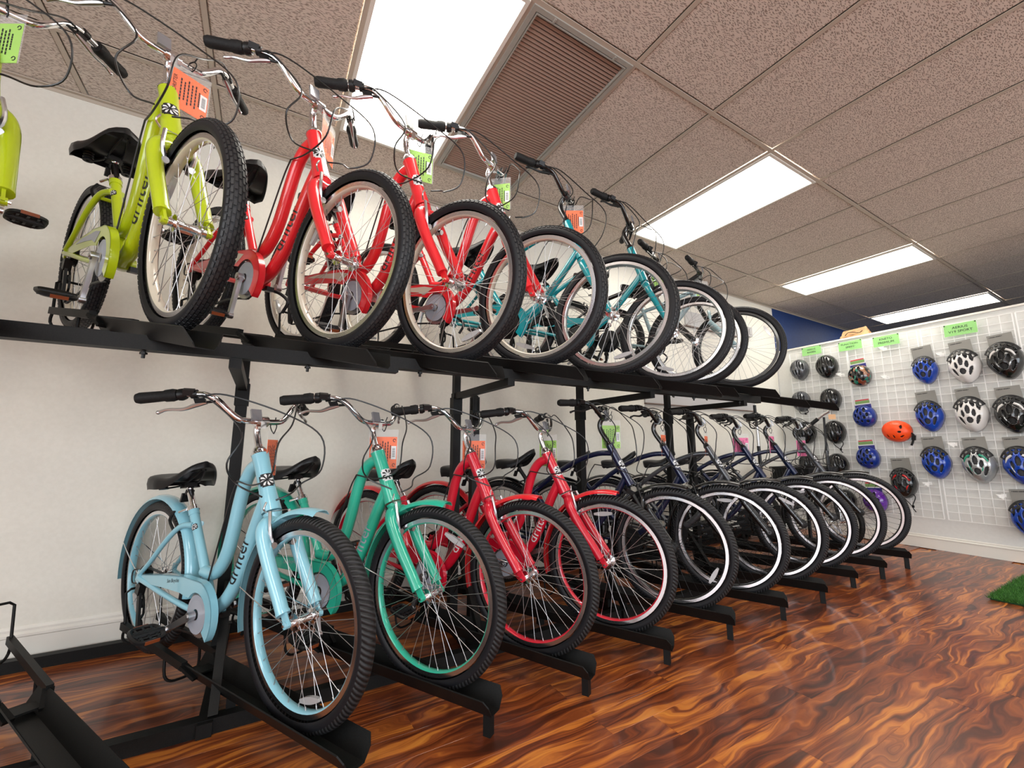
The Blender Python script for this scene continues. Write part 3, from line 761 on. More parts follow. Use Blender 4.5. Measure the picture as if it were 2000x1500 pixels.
# ---- arched-frame cruiser (C)
TTc = [(-.320, .855), (-.42, .852), (-.54, .815), (-.66, .752), (-.77, .678), (-.87, .600)]
def frameC():
    m = MB()
    m.tube([(-.222, 0, .665), (-.345, 0, .905)], [.0245, .0235], 18)
    P = cr(TTc, 4); m.tube([(p[0], 0, p[1]) for p in P], .0165, 14)
    P = cr([(-.250, .715), (-.33, .575), (-.45, .40), (-.60, .275)], 5); m.tube([(p[0], 0, p[1]) for p in P], .0195, 14)
    m.tube([(-.61, 0, .275), (-.935, 0, .665)], .0165, 14); m.cyl((-.605, -.036, .275), (-.605, .036, .275), .024, 18)
    for s_ in (-1, 1):
        P = cr([(-.84, s_*.012, .625), (-.93, s_*.040, .545), (-1.04, s_*.058, .435), (-1.125, s_*.066, .345)], 4); m.tube(P, .010, 10)
        P = cr([(-.62, s_*.025, .272), (-.74, s_*.042, .272), (-.95, s_*.056, .305), (-1.125, s_*.066, .33)], 4); m.tube(P, .011, 10)
        m.box((-1.13, s_*.066, .335), (.034, .006, .05), rot=(0, R(25), 0))
    return m.mesh('frame', True, 40)
def forkC():
    m = MB(); m.tube([(-.218, 0, .655), (-.206, 0, .63)], [.026, .020], 16)
    for s_ in (-1, 1):
        P = cr([(-.205, 0, .632, .019), (-.195, s_*.034, .626, .020), (-.178, s_*.052, .592, .0190), (-.11, s_*.057, .49, .0165), (-.04, s_*.058, .385, .0125), (-.004, s_*.058, .335, .011)], 4)
        m.tube([p[:3] for p in P], [p[3] for p in P], 12); m.cyl((0, s_*.050, .33), (0, s_*.066, .33), .012, 10)
    return m.mesh('fork', True, 45)
def forkS():   # suspension fork
    m = MB(); m.box((-.207, 0, .632), (.045, .15, .028), rot=(0, R(27), 0))
    for s_ in (-1, 1):
        m.tube([(-.205, s_*.060, .63), (-.135, s_*.060, .515)], .0135, 12, mi=1)
        m.tube([(-.140, s_*.060, .524), (-.135, s_*.060, .515), (-.012, s_*.060, .335)], [.0215, .020, .017], 12); m.cyl((0, s_*.052, .33), (0, s_*.068, .33), .012, 10)
    P = cr([(-.15, -.058, .53), (-.150, -.04, .60), (-.150, 0, .615), (-.150, .04, .60), (-.15, .058, .53)], 4); m.tube(P, .012, 8)
    return m.mesh('fork', True, 40)
def stemC():
    m = MB(); m.tube([(-.345, 0, .905), (-.350, 0, .915), (-.357, 0, .930)], [.025, .022, .0150], 16)
    P = cr([(-.357, 0, .93), (-.392, 0, .985), (-.405, 0, 1.025), (-.395, 0, 1.058), (-.372, 0, 1.075)], 5); m.tube(P, .0155, 14)
    m.cyl((-.372, -.026, 1.075), (-.372, .026, 1.075), .021, 16); return m.mesh('stem', True, 40)
# ---- mountain bike (M)
def frameM():
    m = MB(); m.tube([(-.345, 0, .715), (-.395, 0, .835)], .0245, 16)
    m.tube([(-.38, 0, .805), (-.55, 0, .715), (-.775, 0, .625)], [.020, .018, .016], 14); m.tube([(-.355, 0, .745), (-.62, 0, .305)], [.024, .022], 14)
    m.tube([(-.62, 0, .30), (-.80, 0, .695)], .0165, 14); m.cyl((-.62, -.036, .30), (-.62, .036, .30), .024, 18); m.tube([(-.40, 0, .735), (-.47, 0, .675)], .01, 8)
    for s_ in (-1, 1):
        m.tube([(-.765, s_*.016, .615), (-.9, s_*.05, .49), (-1.05, s_*.066, .345)], .0095, 10); m.tube([(-.64, s_*.025, .298), (-.8, s_*.048, .31), (-1.05, s_*.066, .33)], .011, 10)
        m.box((-1.055, s_*.066, .335), (.034, .006, .05))
    return m.mesh('frame', True, 40)
def forkM():
    m = MB(); m.box((-.335, 0, .690), (.05, .155, .03), rot=(0, R(24), 0))
    for s_ in (-1, 1):
        m.tube([(-.330, s_*.060, .69), (-.205, s_*.060, .50)], .0150, 12, mi=1); m.tube([(-.215, s_*.060, .52), (-.012, s_*.060, .335)], [.022, .019], 12); m.cyl((0, s_*.052, .33), (0, s_*.068, .33), .012, 10)
    P = cr([(-.21, -.058, .53), (-.235, 0, .625), (-.21, .058, .53)], 6); m.tube(P, .012, 8); return m.mesh('fork', True, 40)
def stemM():
    m = MB(); m.tube([(-.395, 0, .835), (-.412, 0, .885)], [.023, .020], 14); m.beam((-.415, 0, .885), (-.335, 0, .945), .034, .034); m.cyl((-.335, -.026, .945), (-.335, .026, .945), .022, 14); return m.mesh('stem', True, 40)

SPEC = {
 'D': dict(frame=frameD, fork=forkD, stem=stemD, H=HBD, barr=.0118, rh=(-1.10, .33), bb=(-.572, .265), ht=(-.335, .868), hb=(-.232, .668), st=(-.82, .636), sp=(-.872, .718), sad=(-.882, .800), nose=9, brake=(-.178, .668), bpiv=(-.158, .556)),
 'C': dict(frame=frameC, fork=forkC, stem=stemC, H=HBC, barr=.0128, rh=(-1.13, .33), bb=(-.605, .275), ht=(-.345, .905), hb=(-.222, .665), st=(-.935, .665), sp=(-.995, .745), sad=(-1.005, .828), nose=13, brake=(-.178, .668), bpiv=(-.158, .556)),
 'M': dict(frame=frameM, fork=forkM, stem=stemM, H=HBM, barr=.0128, rh=(-1.055, .33), bb=(-.62, .30), ht=(-.395, .835), hb=(-.345, .715), st=(-.80, .695), sp=(-.835, .80), sad=(-.84, .862), nose=2, brake=(-.178, .668), bpiv=(-.158, .556)),
}
def bike(kind, pose, P, label, group, rimc, fender=None, fork=None, barm=M_chrome, tyre='w', crank=200, letter='drifter', letcol=None, guard=True, blackspoke=False, guard_mat=None, susp=False, badge=True, rimside=None, bsc=1.0, ra=None, steer=0):
    sp = SPEC[kind]
    x, y, z, hd, pt, rl = pose; a, b_, c = R(hd), R(pt), R(rl)
    d = Vector((math.cos(a)*math.cos(b_), math.sin(a)*math.cos(b_), -math.sin(b_))); n = Vector((-math.sin(a), math.cos(a), 0)); u = d.cross(n)
    n2 = n*math.cos(c)+u*math.sin(c); u2 = d.cross(n2)
    M4 = Matrix((d*bsc, n2*bsc, u2*bsc)).transposed().to_4x4(); M4.translation = Vector((x, y, z-.02))-u2*RW*bsc
    t = empty('bicycle', label, 'bicycle', group, M4)
    fr = use('frame', cached('frame'+kind, sp['frame']), P, t)
    H = sp['H']; ht, hb = sp['ht'], sp['hb']; bb = sp['bb']; rh = sp['rh']
    if badge and kind != 'M':
        use('head_badge', cached('badge'+kind, lambda: badge_me(hb, ht, .0285 if kind == 'D' else .0245, .48)), [M_ink if letcol is M_ink else M_label, M_label if letcol is M_ink else M_dark], fr, label='square pinwheel logo sticker')
    if kind == 'D' and letter:
        pth = cr(DTp[::-1], 4); use('lettering', cached('let_'+letter, lambda: wrap_text([tuple(p) for p in pth], .0255, letter, .062, -1, .0012, .52, 0, 1.22)), letcol or M_ink, fr, label='drifter lettering')
        use('seat_badge', cached('sbadge', lambda: badge_me((-.70, .455), (-.815, .628), .0182, .62, .026, -1.0)), [M_ink, M_label], fr)
    elif kind == 'C' and letter:
        pth = cr([(-.60, .275), (-.45, .40), (-.33, .575), (-.250, .715)], 5); use('lettering', cached('letC', lambda: wrap_text([tuple(p) for p in pth], .0198, letter, .045, -1, .001, .55)), letcol or M_ink, fr)
    fk = forkS if susp else sp['fork']
    fo = use('fork', cached('fork'+kind+str(susp), fk), [fork or P, M_dark], t)
    if not susp and kind != 'M': 
        pass
    for nm, (hx, hz), f in (('front_wheel', (0, RW), 1), ('rear_wheel', rh, 0)):
        rr = random.Random(label+nm); rot = rr.uniform(0, 6.28)
        if f and ra is not None: rot = 0
        w = use(nm, cached('rim', rim_me), [rimc, rimside or M_rimside], t, location=(hx, 0, hz), rotation_euler=(0, rot, 0))
        use('tyre', cached('tyre'+tyre, lambda: tyre_me(tyre == 'b')), [M_tyreside if tyre == 'b' else M_tyrew, M_tyreside], w)
        if tyre == 'b': use('tread_blocks', cached('tread', tread_me), M_tread, w, kind='stuff')
        use('spokes', cached('spokes', spokes_me), M_spokeb if blackspoke else M_spoke, w); use('hub', cached('hub', hub_me), M_chrome if not blackspoke else M_dark, w)
        ar = R(ra) if f and ra is not None else rr.uniform(-3, 3); rad = RW-.095
        use('wheel_reflector', cached('refl', reflector_me), M_refl, w, location=(rad*math.cos(ar), 0, rad*math.sin(ar)), rotation_euler=(0, -ar+math.pi/2, 0))
        if not f: use('sprocket', cached('sprock', sprocket_me), M_dark, w)
    if fender:
        q = use('front_fender', cached('ff'+kind, lambda: fender_me(80 if kind == 'D' else 74, 196)), fender, t, location=(0, 0, RW)); use('fender_stay', cached('fs', lambda: stay_me(170)), M_chrome if kind == 'D' else M_dark, q)
        q = use('rear_fender', cached('rf'+kind, lambda: fender_me(-8, 190)), fender, t, location=(rh[0], 0, rh[1])); use('fender_stay', cached('fs2', lambda: stay_me(160)), M_chrome if kind == 'D' else M_dark, q)
    use('stem', cached('stem'+kind, sp['stem']), barm if kind != 'M' else P_blk, t)
    hbm = use('handlebar', cached('bar'+kind, lambda: bar_me(H, sp['barr'])), barm, t)
    for s_ in (-1, 1):
        use('grip', cached('grip%s%d' % (kind, s_), lambda: grip_me(H, s_)), M_rub, hbm)
        a_, b2 = cached('lev%s%d' % (kind, s_), lambda: lever_me(H, s_))
        use('brake_lever', a_, M_alu if kind == 'D' else M_dark, hbm, label='silver brake lever' if kind == 'D' else 'dark brake lever'); use('lever_mount', b2, M_plast, hbm)
    use('shifter', cached('shift'+kind, lambda: shifter_me(H)), M_plast, hbm)
    use('front_reflector', cached('fref'+kind, lambda: frontrefl_me(H)), M_fref, hbm)
    for k in range(4): use('cable', cached('cab%s%d' % (kind, k), lambda: cables_me(H, ht, hb, sp['brake'], k)), M_cable, t)
    # seat
    stx, stz = sp['st']; px, pz = sp['sp']
    m_ = cached('post'+kind, lambda: (lambda q: (q.tube([(stx+.012, 0, stz-.012), (px, 0, pz), (px+.004, 0, pz+.012)], .0135, 12), q.mesh('post', True))[1])(MB()))
    use('seat_post', m_, M_chrome if kind == 'D' else M_dark, t)
    def clamp():
        q = MB(); dd = Vector((px-stx, 0, pz-stz)).normalized(); c_ = Vector((stx, 0, stz)); q.tube([c_-dd*.006, c_+dd*.012], .0225, 14); q.tube([c_+Vector((-.015, -.02, 0)), c_+Vector((-.045, -.035, -.012))], .005, 6); return q.mesh('clamp', True, 40)
    use('seat_clamp', cached('clamp'+kind, clamp), M_chrome if kind == 'D' else M_dark, t)
    def rref():
        q = MB(); q.box((px-.025, -.005, pz-.035), (.012, .030, .038), rot=(0, R(20), 0)); q.tube([(px-.004, 0, pz-.018), (px+.006, 0, pz-.003)], .0165, 12); return q.mesh('r', False)
    use('seat_reflector', cached('rref'+kind, rref), M_plast, t)
    sd = use('saddle', cached('saddle', saddle_me), M_saddle, t, location=(sp['sad'][0], 0, sp['sad'][1]), rotation_euler=(0, R(-sp['nose']), 0))
    use('saddle_rails', cached('rails', saddle_rail_me), M_dark, sd)
    for s_ in (-1, 1): use('saddle_spring', cached('spring', spring_me), M_plast, sd, location=(-.095, s_*.062, 0))
    # drivetrain
    if guard:
        gm = cached('guard'+kind, lambda: guard_me(bb[0], bb[1], rh)[0]); g_ = use('chain_guard', gm, guard_mat or P, t)
        if kind == 'D' and tyre == 'w':
            def gl_():
                q = MB(); V, F = text2d('Sun Bicycles', .021, .0003, .25); an = R(9); q.add([(-.775+x*math.cos(an)-z_*math.sin(an), -.0668, .362+x*math.sin(an)+z_*math.cos(an)) for x, z_ in V], F); return q.mesh('gl', False)
            use('lettering', cached('guardlet', gl_), letcol or M_ink, g_)
        elif kind == 'D':
            def gd_():
                q = MB(); q.prism([(-.93, .352), (-.80, .350), (-.70, .345), (-.655, .330), (-.625, .350), (-.60, .368), (-.66, .376), (-.72, .372), (-.84, .368)], -.0672, -.0662); return q.mesh('gd', False)
            use('decal', cached('guarddec', gd_), M_guardclear if P is P_lime else P_cream, g_)
    cr_r = R(crank)
    use('chainring', cached('chainring', chainring_me), M_alu if kind == 'D' else M_dark, t, location=(bb[0], -.048, bb[1]))
    use('ring_guard', cached('ringg', ringguard_me), M_guardclear if kind == 'D' else M_plast, t, location=(bb[0], -.055, bb[1]))
    for s_ in (-1, 1):
        ang = cr_r if s_ < 0 else cr_r+math.pi
        ca = use('crank_arm', cached('crank', crankarm_me), M_alu if kind == 'D' else M_dark, t, location=(bb[0], s_*.078, bb[1]), rotation_euler=(0, -ang, 0) if s_ < 0 else (math.pi, -ang, 0))
        if s_ < 0: use('pedal', cached('pedal', pedal_me), [M_plast, M_amber], ca, location=(.165, -.022, 0), rotation_euler=(0, ang+.25, 0))
        else: use('pedal', cached('pedal', pedal_me), [M_plast, M_amber], ca, location=(.165, -.022, 0), rotation_euler=(0, -ang+.2, 0))
    use('chain', cached('chain'+kind, lambda: chain_me(bb[0], bb[1], *rh)), M_dark, t)
    use('rear_derailleur', cached('der'+kind, lambda: derailleur_me(*rh)), M_plast, t)
    use('kickstand', cached('kick'+kind, lambda: kick_me(*bb)), M_dark, t)
    br = use('front_brake', cached('vb', lambda: vbrake_me(*sp['brake'], *sp['bpiv'])), M_alu if kind == 'D' else M_dark, t); use('brake_pads', cached('pads', lambda: pads_me(*sp['bpiv'])), M_plast, br)
    def rb():
        q = MB(); ux = rh[0]+.20; zz = rh[1]+.235
        for s_ in (-1, 1): q.tube(cr([(ux+.02, s_*.040, zz-.02), (ux-.01, s_*.048, zz+.025), (ux-.02, s_*.03, zz+.06)], 3), .006, 7)
        q.tube([(ux-.02, -.035, zz+.06), (ux-.02, .035, zz+.06)], .0016, 5); return q.mesh('rb', True)
    use('rear_brake', cached('rb'+kind, rb), M_dark, t)
    if steer:
        p0 = Vector((hb[0], 0, hb[1])); RM = Matrix.Translation(p0) @ Matrix.Rotation(R(steer), 4, Vector((ht[0]-hb[0], 0, ht[1]-hb[1]))) @ Matrix.Translation(-p0)
        for o in t.children:
            if o.name.split('.')[0] in ('fork', 'front_wheel', 'handlebar', 'stem', 'front_brake'): o.matrix_basis = RM @ o.matrix_basis
    return t, M4
RB = 'bicycles on the lower tier of the rack'; UB = 'bicycles on the upper tier of the rack'
POSE = {
'L1':(0.159,1.637,0.438,-60.7,-0.8,-0.2),'L2':(0.610,1.654,0.437,-58.5,0.7,-0.6),'L3':(1.077,1.678,0.431,-62.7,-0.6,0.0),'L4':(1.547,1.671,0.430,-60.0,0.2,0.5),
'L5':(2.037,1.676,0.441,-60.9,0.1,-0.1),'L6':(2.538,1.670,0.438,-60.9,-.6,0.2),'L7':(3.030,1.681,0.437,-60.5,-.7,0.3),'L8':(3.562,1.720,0.433,-60.5,-1.0,1.0),'L9':(3.988,1.697,0.451,-61.2,-1.0,0.7),'L10':(4.512,1.711,0.450,-61.7,-1.2,0.7),
'U1':(-0.255,1.549,1.672,-62.6,9.0,2.2),'U2':(0.204,1.531,1.664,-61.6,10.5,1.3),'U3':(0.622,1.513,1.661,-61.6,11.1,6.0),'U4':(1.050,1.545,1.693,-60.9,10.1,4.0),
'U5':(1.518,1.547,1.689,-62.9,7.5,-4.0),'U6':(1.99,1.545,1.661,-61.2,9.1,-4.0),'U7':(2.375,1.684,1.687,-61.0,9.0,-1.0),'U8':(2.862,1.698,1.709,-61.0,9.0,-1.0),'U0':(-.72,1.62,1.672,-62,9.5,1.0)}
BIKES = [
 ('L1','D',P_sky,'light blue step-through bicycle, frontmost on the lower tier',dict(rimc=P_sky,fender=P_sky,crank=205,letcol=M_ink)),
 ('L2','D',P_mint,'mint green step-through bicycle, the only mint one on the lower tier',dict(rimc=P_mint,fender=P_mint,crank=290,letcol=M_guardclear)),
 ('L3','D',P_crim,'crimson step-through bicycle on the lower tier, right beside the mint one',dict(rimc=P_crim,fender=P_red,crank=250,letcol=M_label)),
 ('L4','D',P_crim,'crimson step-through bicycle on the lower tier, right before the navy ones',dict(rimc=P_crim,fender=P_red,crank=200,letcol=M_label)),
 ('L5','C',P_navy,'navy arched-frame cruiser with a lime tag, next to the crimson bicycles',dict(rimc=P_blk,fender=P_blk,barm=P_blk,susp=True,fork=P_blk,blackspoke=True,guard=False,letter='')),
 ('L6','C',P_navy,'navy arched-frame cruiser with an orange tag, left of the front grey cruiser',dict(rimc=P_blk,fender=P_blk,barm=P_blk,susp=True,fork=P_blk,blackspoke=True,guard=False,letter='')),
 ('L7','C',P_grey,'grey arched-frame cruiser with an orange tag, between navy ones on the lower tier',dict(rimc=P_blk,fender=P_blk,barm=P_blk,susp=True,fork=P_blk,blackspoke=True,guard=False,letter='')),
 ('L8','C',P_navy,'navy arched-frame cruiser with a pink tag, right behind the front grey cruiser',dict(rimc=P_blk,fender=P_blk,barm=P_blk,susp=True,fork=P_blk,blackspoke=True,guard=False,letter='')),
 ('L9','C',P_navy,'navy arched-frame cruiser with a pink tag, second from the far lower end',dict(rimc=P_blk,fender=P_blk,barm=P_blk,susp=True,fork=P_blk,blackspoke=True,guard=False,letter='')),
 ('L10','C',P_grey,'grey arched-frame cruiser with a pink tag, last on the lower tier',dict(rimc=P_blk,fender=P_blk,barm=P_blk,susp=True,fork=P_blk,blackspoke=True,guard=False,letter='')),
 ('U0','D',P_lime,'lime bicycle mostly cut off by the left edge, on the upper tier',dict(rimc=P_cream,crank=232,steer=-8,tyre='b',letcol=M_ink)),
 ('U1','D',P_lime,'lime green step-through bicycle, whole, with an orange tag on the upper tier',dict(rimc=P_cream,crank=262,tyre='b',letcol=M_ink)),
 ('U2','D',P_red,'red step-through bicycle on the upper tier, next to the lime one',dict(rimc=P_cream,crank=268,tyre='b',letcol=M_cable)),
 ('U3','D',P_red,'middle red step-through bicycle on the upper tier',dict(rimc=P_cream,crank=262,tyre='b',letcol=M_cable)),
 ('U4','D',P_red,'red step-through bicycle on the upper tier, next to the teal ones',dict(rimc=P_cream,crank=190,tyre='b',letcol=M_cable)),
 ('U5','C',P_teal,'teal cruiser bicycle with an orange tag on the upper tier',dict(rimc=P_silver,crank=210,tyre='b',letcol=M_ink,letter='beach',barm=P_blk)),
 ('U6','C',P_teal,'second teal cruiser bicycle on the upper tier, without a tag',dict(rimc=P_silver,crank=240,tyre='b',letcol=M_ink,letter='beach',barm=P_blk,bsc=.94)),
 ('U7','M',P_blk,'black mountain bicycle on the upper tier beyond the teal ones',dict(rimc=P_silver,crank=250,tyre='b',letter='',barm=P_blk,fork=P_blk,guard=False,bsc=.91)),
 ('U8','M',P_ice,'ice grey mountain bicycle, last on the upper tier',dict(rimc=P_blk,rimside=P_blk,crank=220,tyre='b',letter='',barm=P_blk,fork=P_ice,guard=False,bsc=.90)),
]
BM = {}
for key, kind, P, lab, kw in BIKES:
    kw['ra'] = {'L1': -75, 'L2': 65, 'L4': 95, 'L5': -30, 'L6': 88, 'L7': 60, 'U1': 140, 'U3': -62, 'U4': -100, 'U5': -70, 'U6': -95, 'U8': 35}.get(key)
    t, M4 = bike(kind, POSE[key], P, lab, UB if key[0] == 'U' else RB, **kw); BM[key] = M4

def tagmat(key, top, facing):
    p = BM[key] @ Vector(top); q = Matrix.Rotation(R(facing), 4, 'Z'); q.translation = p; return q
TG = 'price tags hanging from the handlebars'
# facing: rotation about z of a plane whose front is -y
for key, top, fa, colr, lab in (
 ('L1', (-.345, .052, .975), 72, M_torange, 'orange price tag seen edge-on, hanging on the light blue bicycle'),
 ('L2', (-.350, .045, .985), -10, M_torange, 'orange price tag hanging on the mint bicycle'),
 ('L3', (-.350, .045, .985), -14, M_torange, 'orange price tag on the crimson bicycle beside the mint one'),
 ('L4', (-.350, .05, .985), -72, M_tgreen, 'lime price tag hanging on the crimson bicycle nearest the navy ones'),
 ('L5', (-.345, .035, 1.075), -25, M_tgreen, 'lime price tag hanging on the first navy cruiser'),
 ('L6', (-.35, .045, 1.03), 25, M_torange, 'orange price tag on the navy cruiser'),
 ('L7', (-.35, .045, 1.03), 25, M_torange, 'orange price tag on the front grey cruiser'),
 ('L8', (-.36, .035, 1.03), -40, M_tpink, 'pink price tag on the navy cruiser right behind the front grey one'),
 ('L9', (-.36, .035, 1.03), 10, M_tpink, 'pink price tag on the navy cruiser second from the far end'),
 ('L10', (-.36, .030, 1.00), -10, M_tpink, 'pink price tag on the last grey cruiser of the lower tier'),
 ('U0', (-.33, .02, 1.00), 150, M_tgreen, 'green and white price tag at the top left edge, on the cut-off lime bicycle'),
 ('U1', (-.33, .055, 1.00), 30, M_torange, 'orange price tag hanging on the whole lime bicycle'),
 ('U2', (-.35, .06, .985), 62, M_torange, 'orange price tag on the red bicycle next to the lime one'),
 ('U3', (-.345, .055, .985), -8, M_tgreen, 'green price tag on the middle red bicycle of the upper tier'),
 ('U4', (-.345, .05, .975), -40, M_tgreen, 'green price tag on the red bicycle next to the teal ones'),
 ('U7', (-.33, .06, .93), -20, M_tgreen, 'lime price tag on the black mountain bicycle of the upper tier'),
 ('U8', (-.33, .06, .93), -10, M_tgreen, 'lime price tag on the ice grey mountain bicycle'),
 ('U5', (-.345, .04, 1.05), -30, M_torange, 'orange price tag on the first teal bicycle of the upper tier'),
):
    price_tag(tagmat(key, top, fa), colr, lab, TG)

# ================================================================ BIKE RACK
rack = empty('bicycle_rack', 'black steel two-tier rack holding both rows of bicycles', 'bike rack', None, Matrix.Translation((0, 0, 0)))
def rp(name, fn, parent=None, mats=M_black, **k):
    m = MB(); fn(m); return use(name, m.mesh(name, True, 30), mats, parent or rack, **k)
def tray_me(u0, u1, fh=.026, th=.058, h=.052, slope=.06, z0=-.010, chamf=.035, endk=.25):
    m = MB(); 
    prof = [(-th, h), (-fh, 0), (fh, 0), (th, h)]; t_ = .003
    us = [u0, u1-chamf, u1]; V = []
    for k, u in enumerate(us):
        zz = z0-slope*u
        for (v, q) in prof:
            qq = q*(endk if k == 2 else 1); vv = v if k < 2 else math.copysign(fh+(abs(v)-fh)*endk, v) if abs(v) > fh else v
            V.append((u, vv, zz+qq)); V.append((u, vv*1.0+(math.copysign(t_, v) if abs(v) > fh else 0), zz+qq-(t_ if abs(v) <= fh else t_)))
    F = []
    for k in range(2):
        for j in range(3):
            a, b_ = k*8+j*2, k*8+(j+1)*2; c, d = a+8, b_+8
            F += [(a, c, d, b_), (a+1, b_+1, d+1, c+1)]
        F += [(k*8, k*8+1, k*8+9, k*8+8), (k*8+6, k*8+14, k*8+15, k*8+7)]
    for k in (0, 2):
        for j in range(3):
            q = (k*8+j*2, k*8+(j+1)*2, k*8+(j+1)*2+1, k*8+j*2+1); F.append(q if k == 0 else q[::-1])
    m.add(V, F); return m.mesh('tray', False)
def holder_me(uh, ua, ub, slope, z0, hoop=.15):
    """two side bars with wire hoops gripping the rear wheel"""
    m = MB(); z = lambda u: z0-slope*u+.035
    for s_ in (-1, 1):
        m.beam((ua, s_*.066, z(ua)), (ub, s_*.060, z(ub)), .020, .030)
        m.beam((ub-.01, s_*.060, z(ub)-.0), (ub+.06, s_*.040, z(ub)-.035), .03, .012)
        P = [(ua+.02, s_*.066, z(ua)+.01), (ua-.01, s_*.066, z(ua)+hoop*.9), (ua-.005, s_*.050, z(ua)+hoop), (ua-.005, 0, z(ua)+hoop)]
        m.tube(P, .0055, 7)
        P = cr([(ua+.03, s_*.066, z(ua)), (ua+.015, s_*.066, z(ua)-.05), (ua+.03, s_*.045, z(ua)-.075), (ua+.035, 0, z(ua)-.078)], 3); m.tube(P, .0055, 7)
        P = cr([(ub-.16, s_*.062, z(ub)), (ub-.15, s_*.060, z(ub)-.07), (ub-.14, s_*.040, z(ub)-.095), (ub-.14, 0, z(ub)-.10)], 3); m.tube(P, .0055, 7)
    m.box((ub+.01, 0, z(ub)-.034), (.06, .085, .006))
    return m.mesh('wheel_holder', True, 30)
ltray = tray_me(-.70, .29, slope=.025, z0=-.003, h=.058, chamf=.016, endk=.6); lhold = holder_me(-1.1, -1.20, -.62, .06, -.010)
utray = tray_me(-.56, .285, fh=.022, th=.047, h=.048, slope=.04, z0=-.027, chamf=.03); uhold = holder_me(-1.1, -1.12, -.52, .035, -.012, .14)
def relpose(p, r0=RW):
    x, y, z, hd, pt, rl = p; a, b_ = R(hd), R(pt)
    d = Vector((math.cos(a)*math.cos(b_), math.sin(a)*math.cos(b_), -math.sin(b_))); n = Vector((-math.sin(a), math.cos(a), 0)); u = d.cross(n)
    M4 = Matrix((d, n, u)).transposed().to_4x4(); M4.translation = Vector((x, y, z-.02))-u*r0; return M4
def footm():
    m = MB(); m.box((0, 0, .5), (.028, .028, 1)); return m.mesh('foot', False)
foot_me = footm()
bolt = MB(); bolt.cyl((0, 0, .004), (0, 0, -.022), .005, 8); bolt.lathe([(0, -.010), (.010, -.010), (.010, -.004), (0, -.004)], 6, axis='z'); bolt_me = bolt.mesh('bolt', False)
LP = {k: POSE[k] for k in POSE if k[0] == 'L'}; LP['L0'] = (-.325, 1.625, .437, -60.7, 0, 0)
for k, p in LP.items():
    M4 = relpose(p[:4]+(0, 0)); o = use('wheel_tray', ltray, M_black, rack); o.matrix_world = M4
    h = use('wheel_holder', lhold, M_black, o)
    c = M4 @ Vector((.262, 0, -.009)); use('tray_foot', foot_me, M_black, rack, location=(c.x, c.y, 0), rotation_euler=(0, 0, R(p[3])), scale=(1, 1, c.z))
    c = M4 @ Vector((-.385, 0, .005)); use('tray_post', foot_me, M_black, rack, location=(c.x, c.y, .045), rotation_euler=(0, 0, 0), scale=(1.1, 1.1, c.z-.045))
BY, BZ = 1.66, 1.318-.02
for k, p in POSE.items():
    if k[0] != 'U': continue
    M4 = relpose(p[:4]+(9.5, 0), RW*{'U6': .94, 'U7': .91, 'U8': .90}.get(k, 1)); o = use('wheel_tray', utray, M_black, rack); o.matrix_world = M4; use('wheel_holder', uhold, M_black, o)
    c = M4 @ Vector((-.13, 0, 0))
    if c.x < 3.0: use('bolt', bolt_me, M_dark, rack, location=(c.x, BY, BZ-.024+(.018 if c.x > .42 else 0)))
# one more upper tray, empty, at the far end
for p in ((3.31, 1.72, 1.70, -61, 9.5, 0), (3.76, 1.72, 1.70, -61, 9.5, 0)):
    o = use('wheel_tray', utray, M_black, rack); o.matrix_world = relpose(p); use('wheel_holder', uhold, M_black, o)
rp('upper_beam', lambda m: m.beam((-2.0, BY, BZ), (.44, BY, BZ), .045, .045))
rp('upper_beam', lambda m: m.beam((.40, BY+.004, BZ+.018), (3.0, BY+.004, BZ+.018), .045, .045))
rp('upper_beam', lambda m: m.beam((-2.0, 1.99, 1.372), (3.6, 1.99, 1.372), .04, .04))
PY = 2.27
for k, x in enumerate((-.10, .955, 1.075, 1.885, 2.79, 3.06)):
    arm = k in (0, 1, 3, 4)
    rp('post', lambda m: m.box((x, PY, .66), (.045, .045, 1.27 if arm else 1.24)))
    if arm:
        rp('support_arm', lambda m: m.beam((x, PY-.02, BZ-.022-(.022 if x < .5 else 0)), (x, BY-.03, BZ-.020-(.022 if x < .5 else 0)), .035, .035))
        rp('post', lambda m: m.box((x+.0, PY, 1.335), (.038, .038, .14)))
        rp('post_sleeve', lambda m: m.box((x, PY, 1.22), (.055, .055, .10)))
        rp('floor_bar', lambda m: m.beam((x, 1.90, .025), (x, 2.86, .025), .045, .045))
        rp('brace', lambda m: m.beam((x+.02, 1.93, .05), (x+.02, 2.22, .42), .03, .03))
    else: rp('post_cap', lambda m: m.lathe([(0, 1.29), (.020, 1.29), (.028, 1.27), (.028, 1.20), (.022, 1.20)], 12, (x, PY, 0), axis='z'))
rp('floor_rail', lambda m: m.beam((-2.6, 1.94, .025), (4.75, 1.94, .025), .045, .05))
rp('floor_rail', lambda m: m.beam((-2.6, 2.865, .025), (4.75, 2.865, .025), .045, .05))

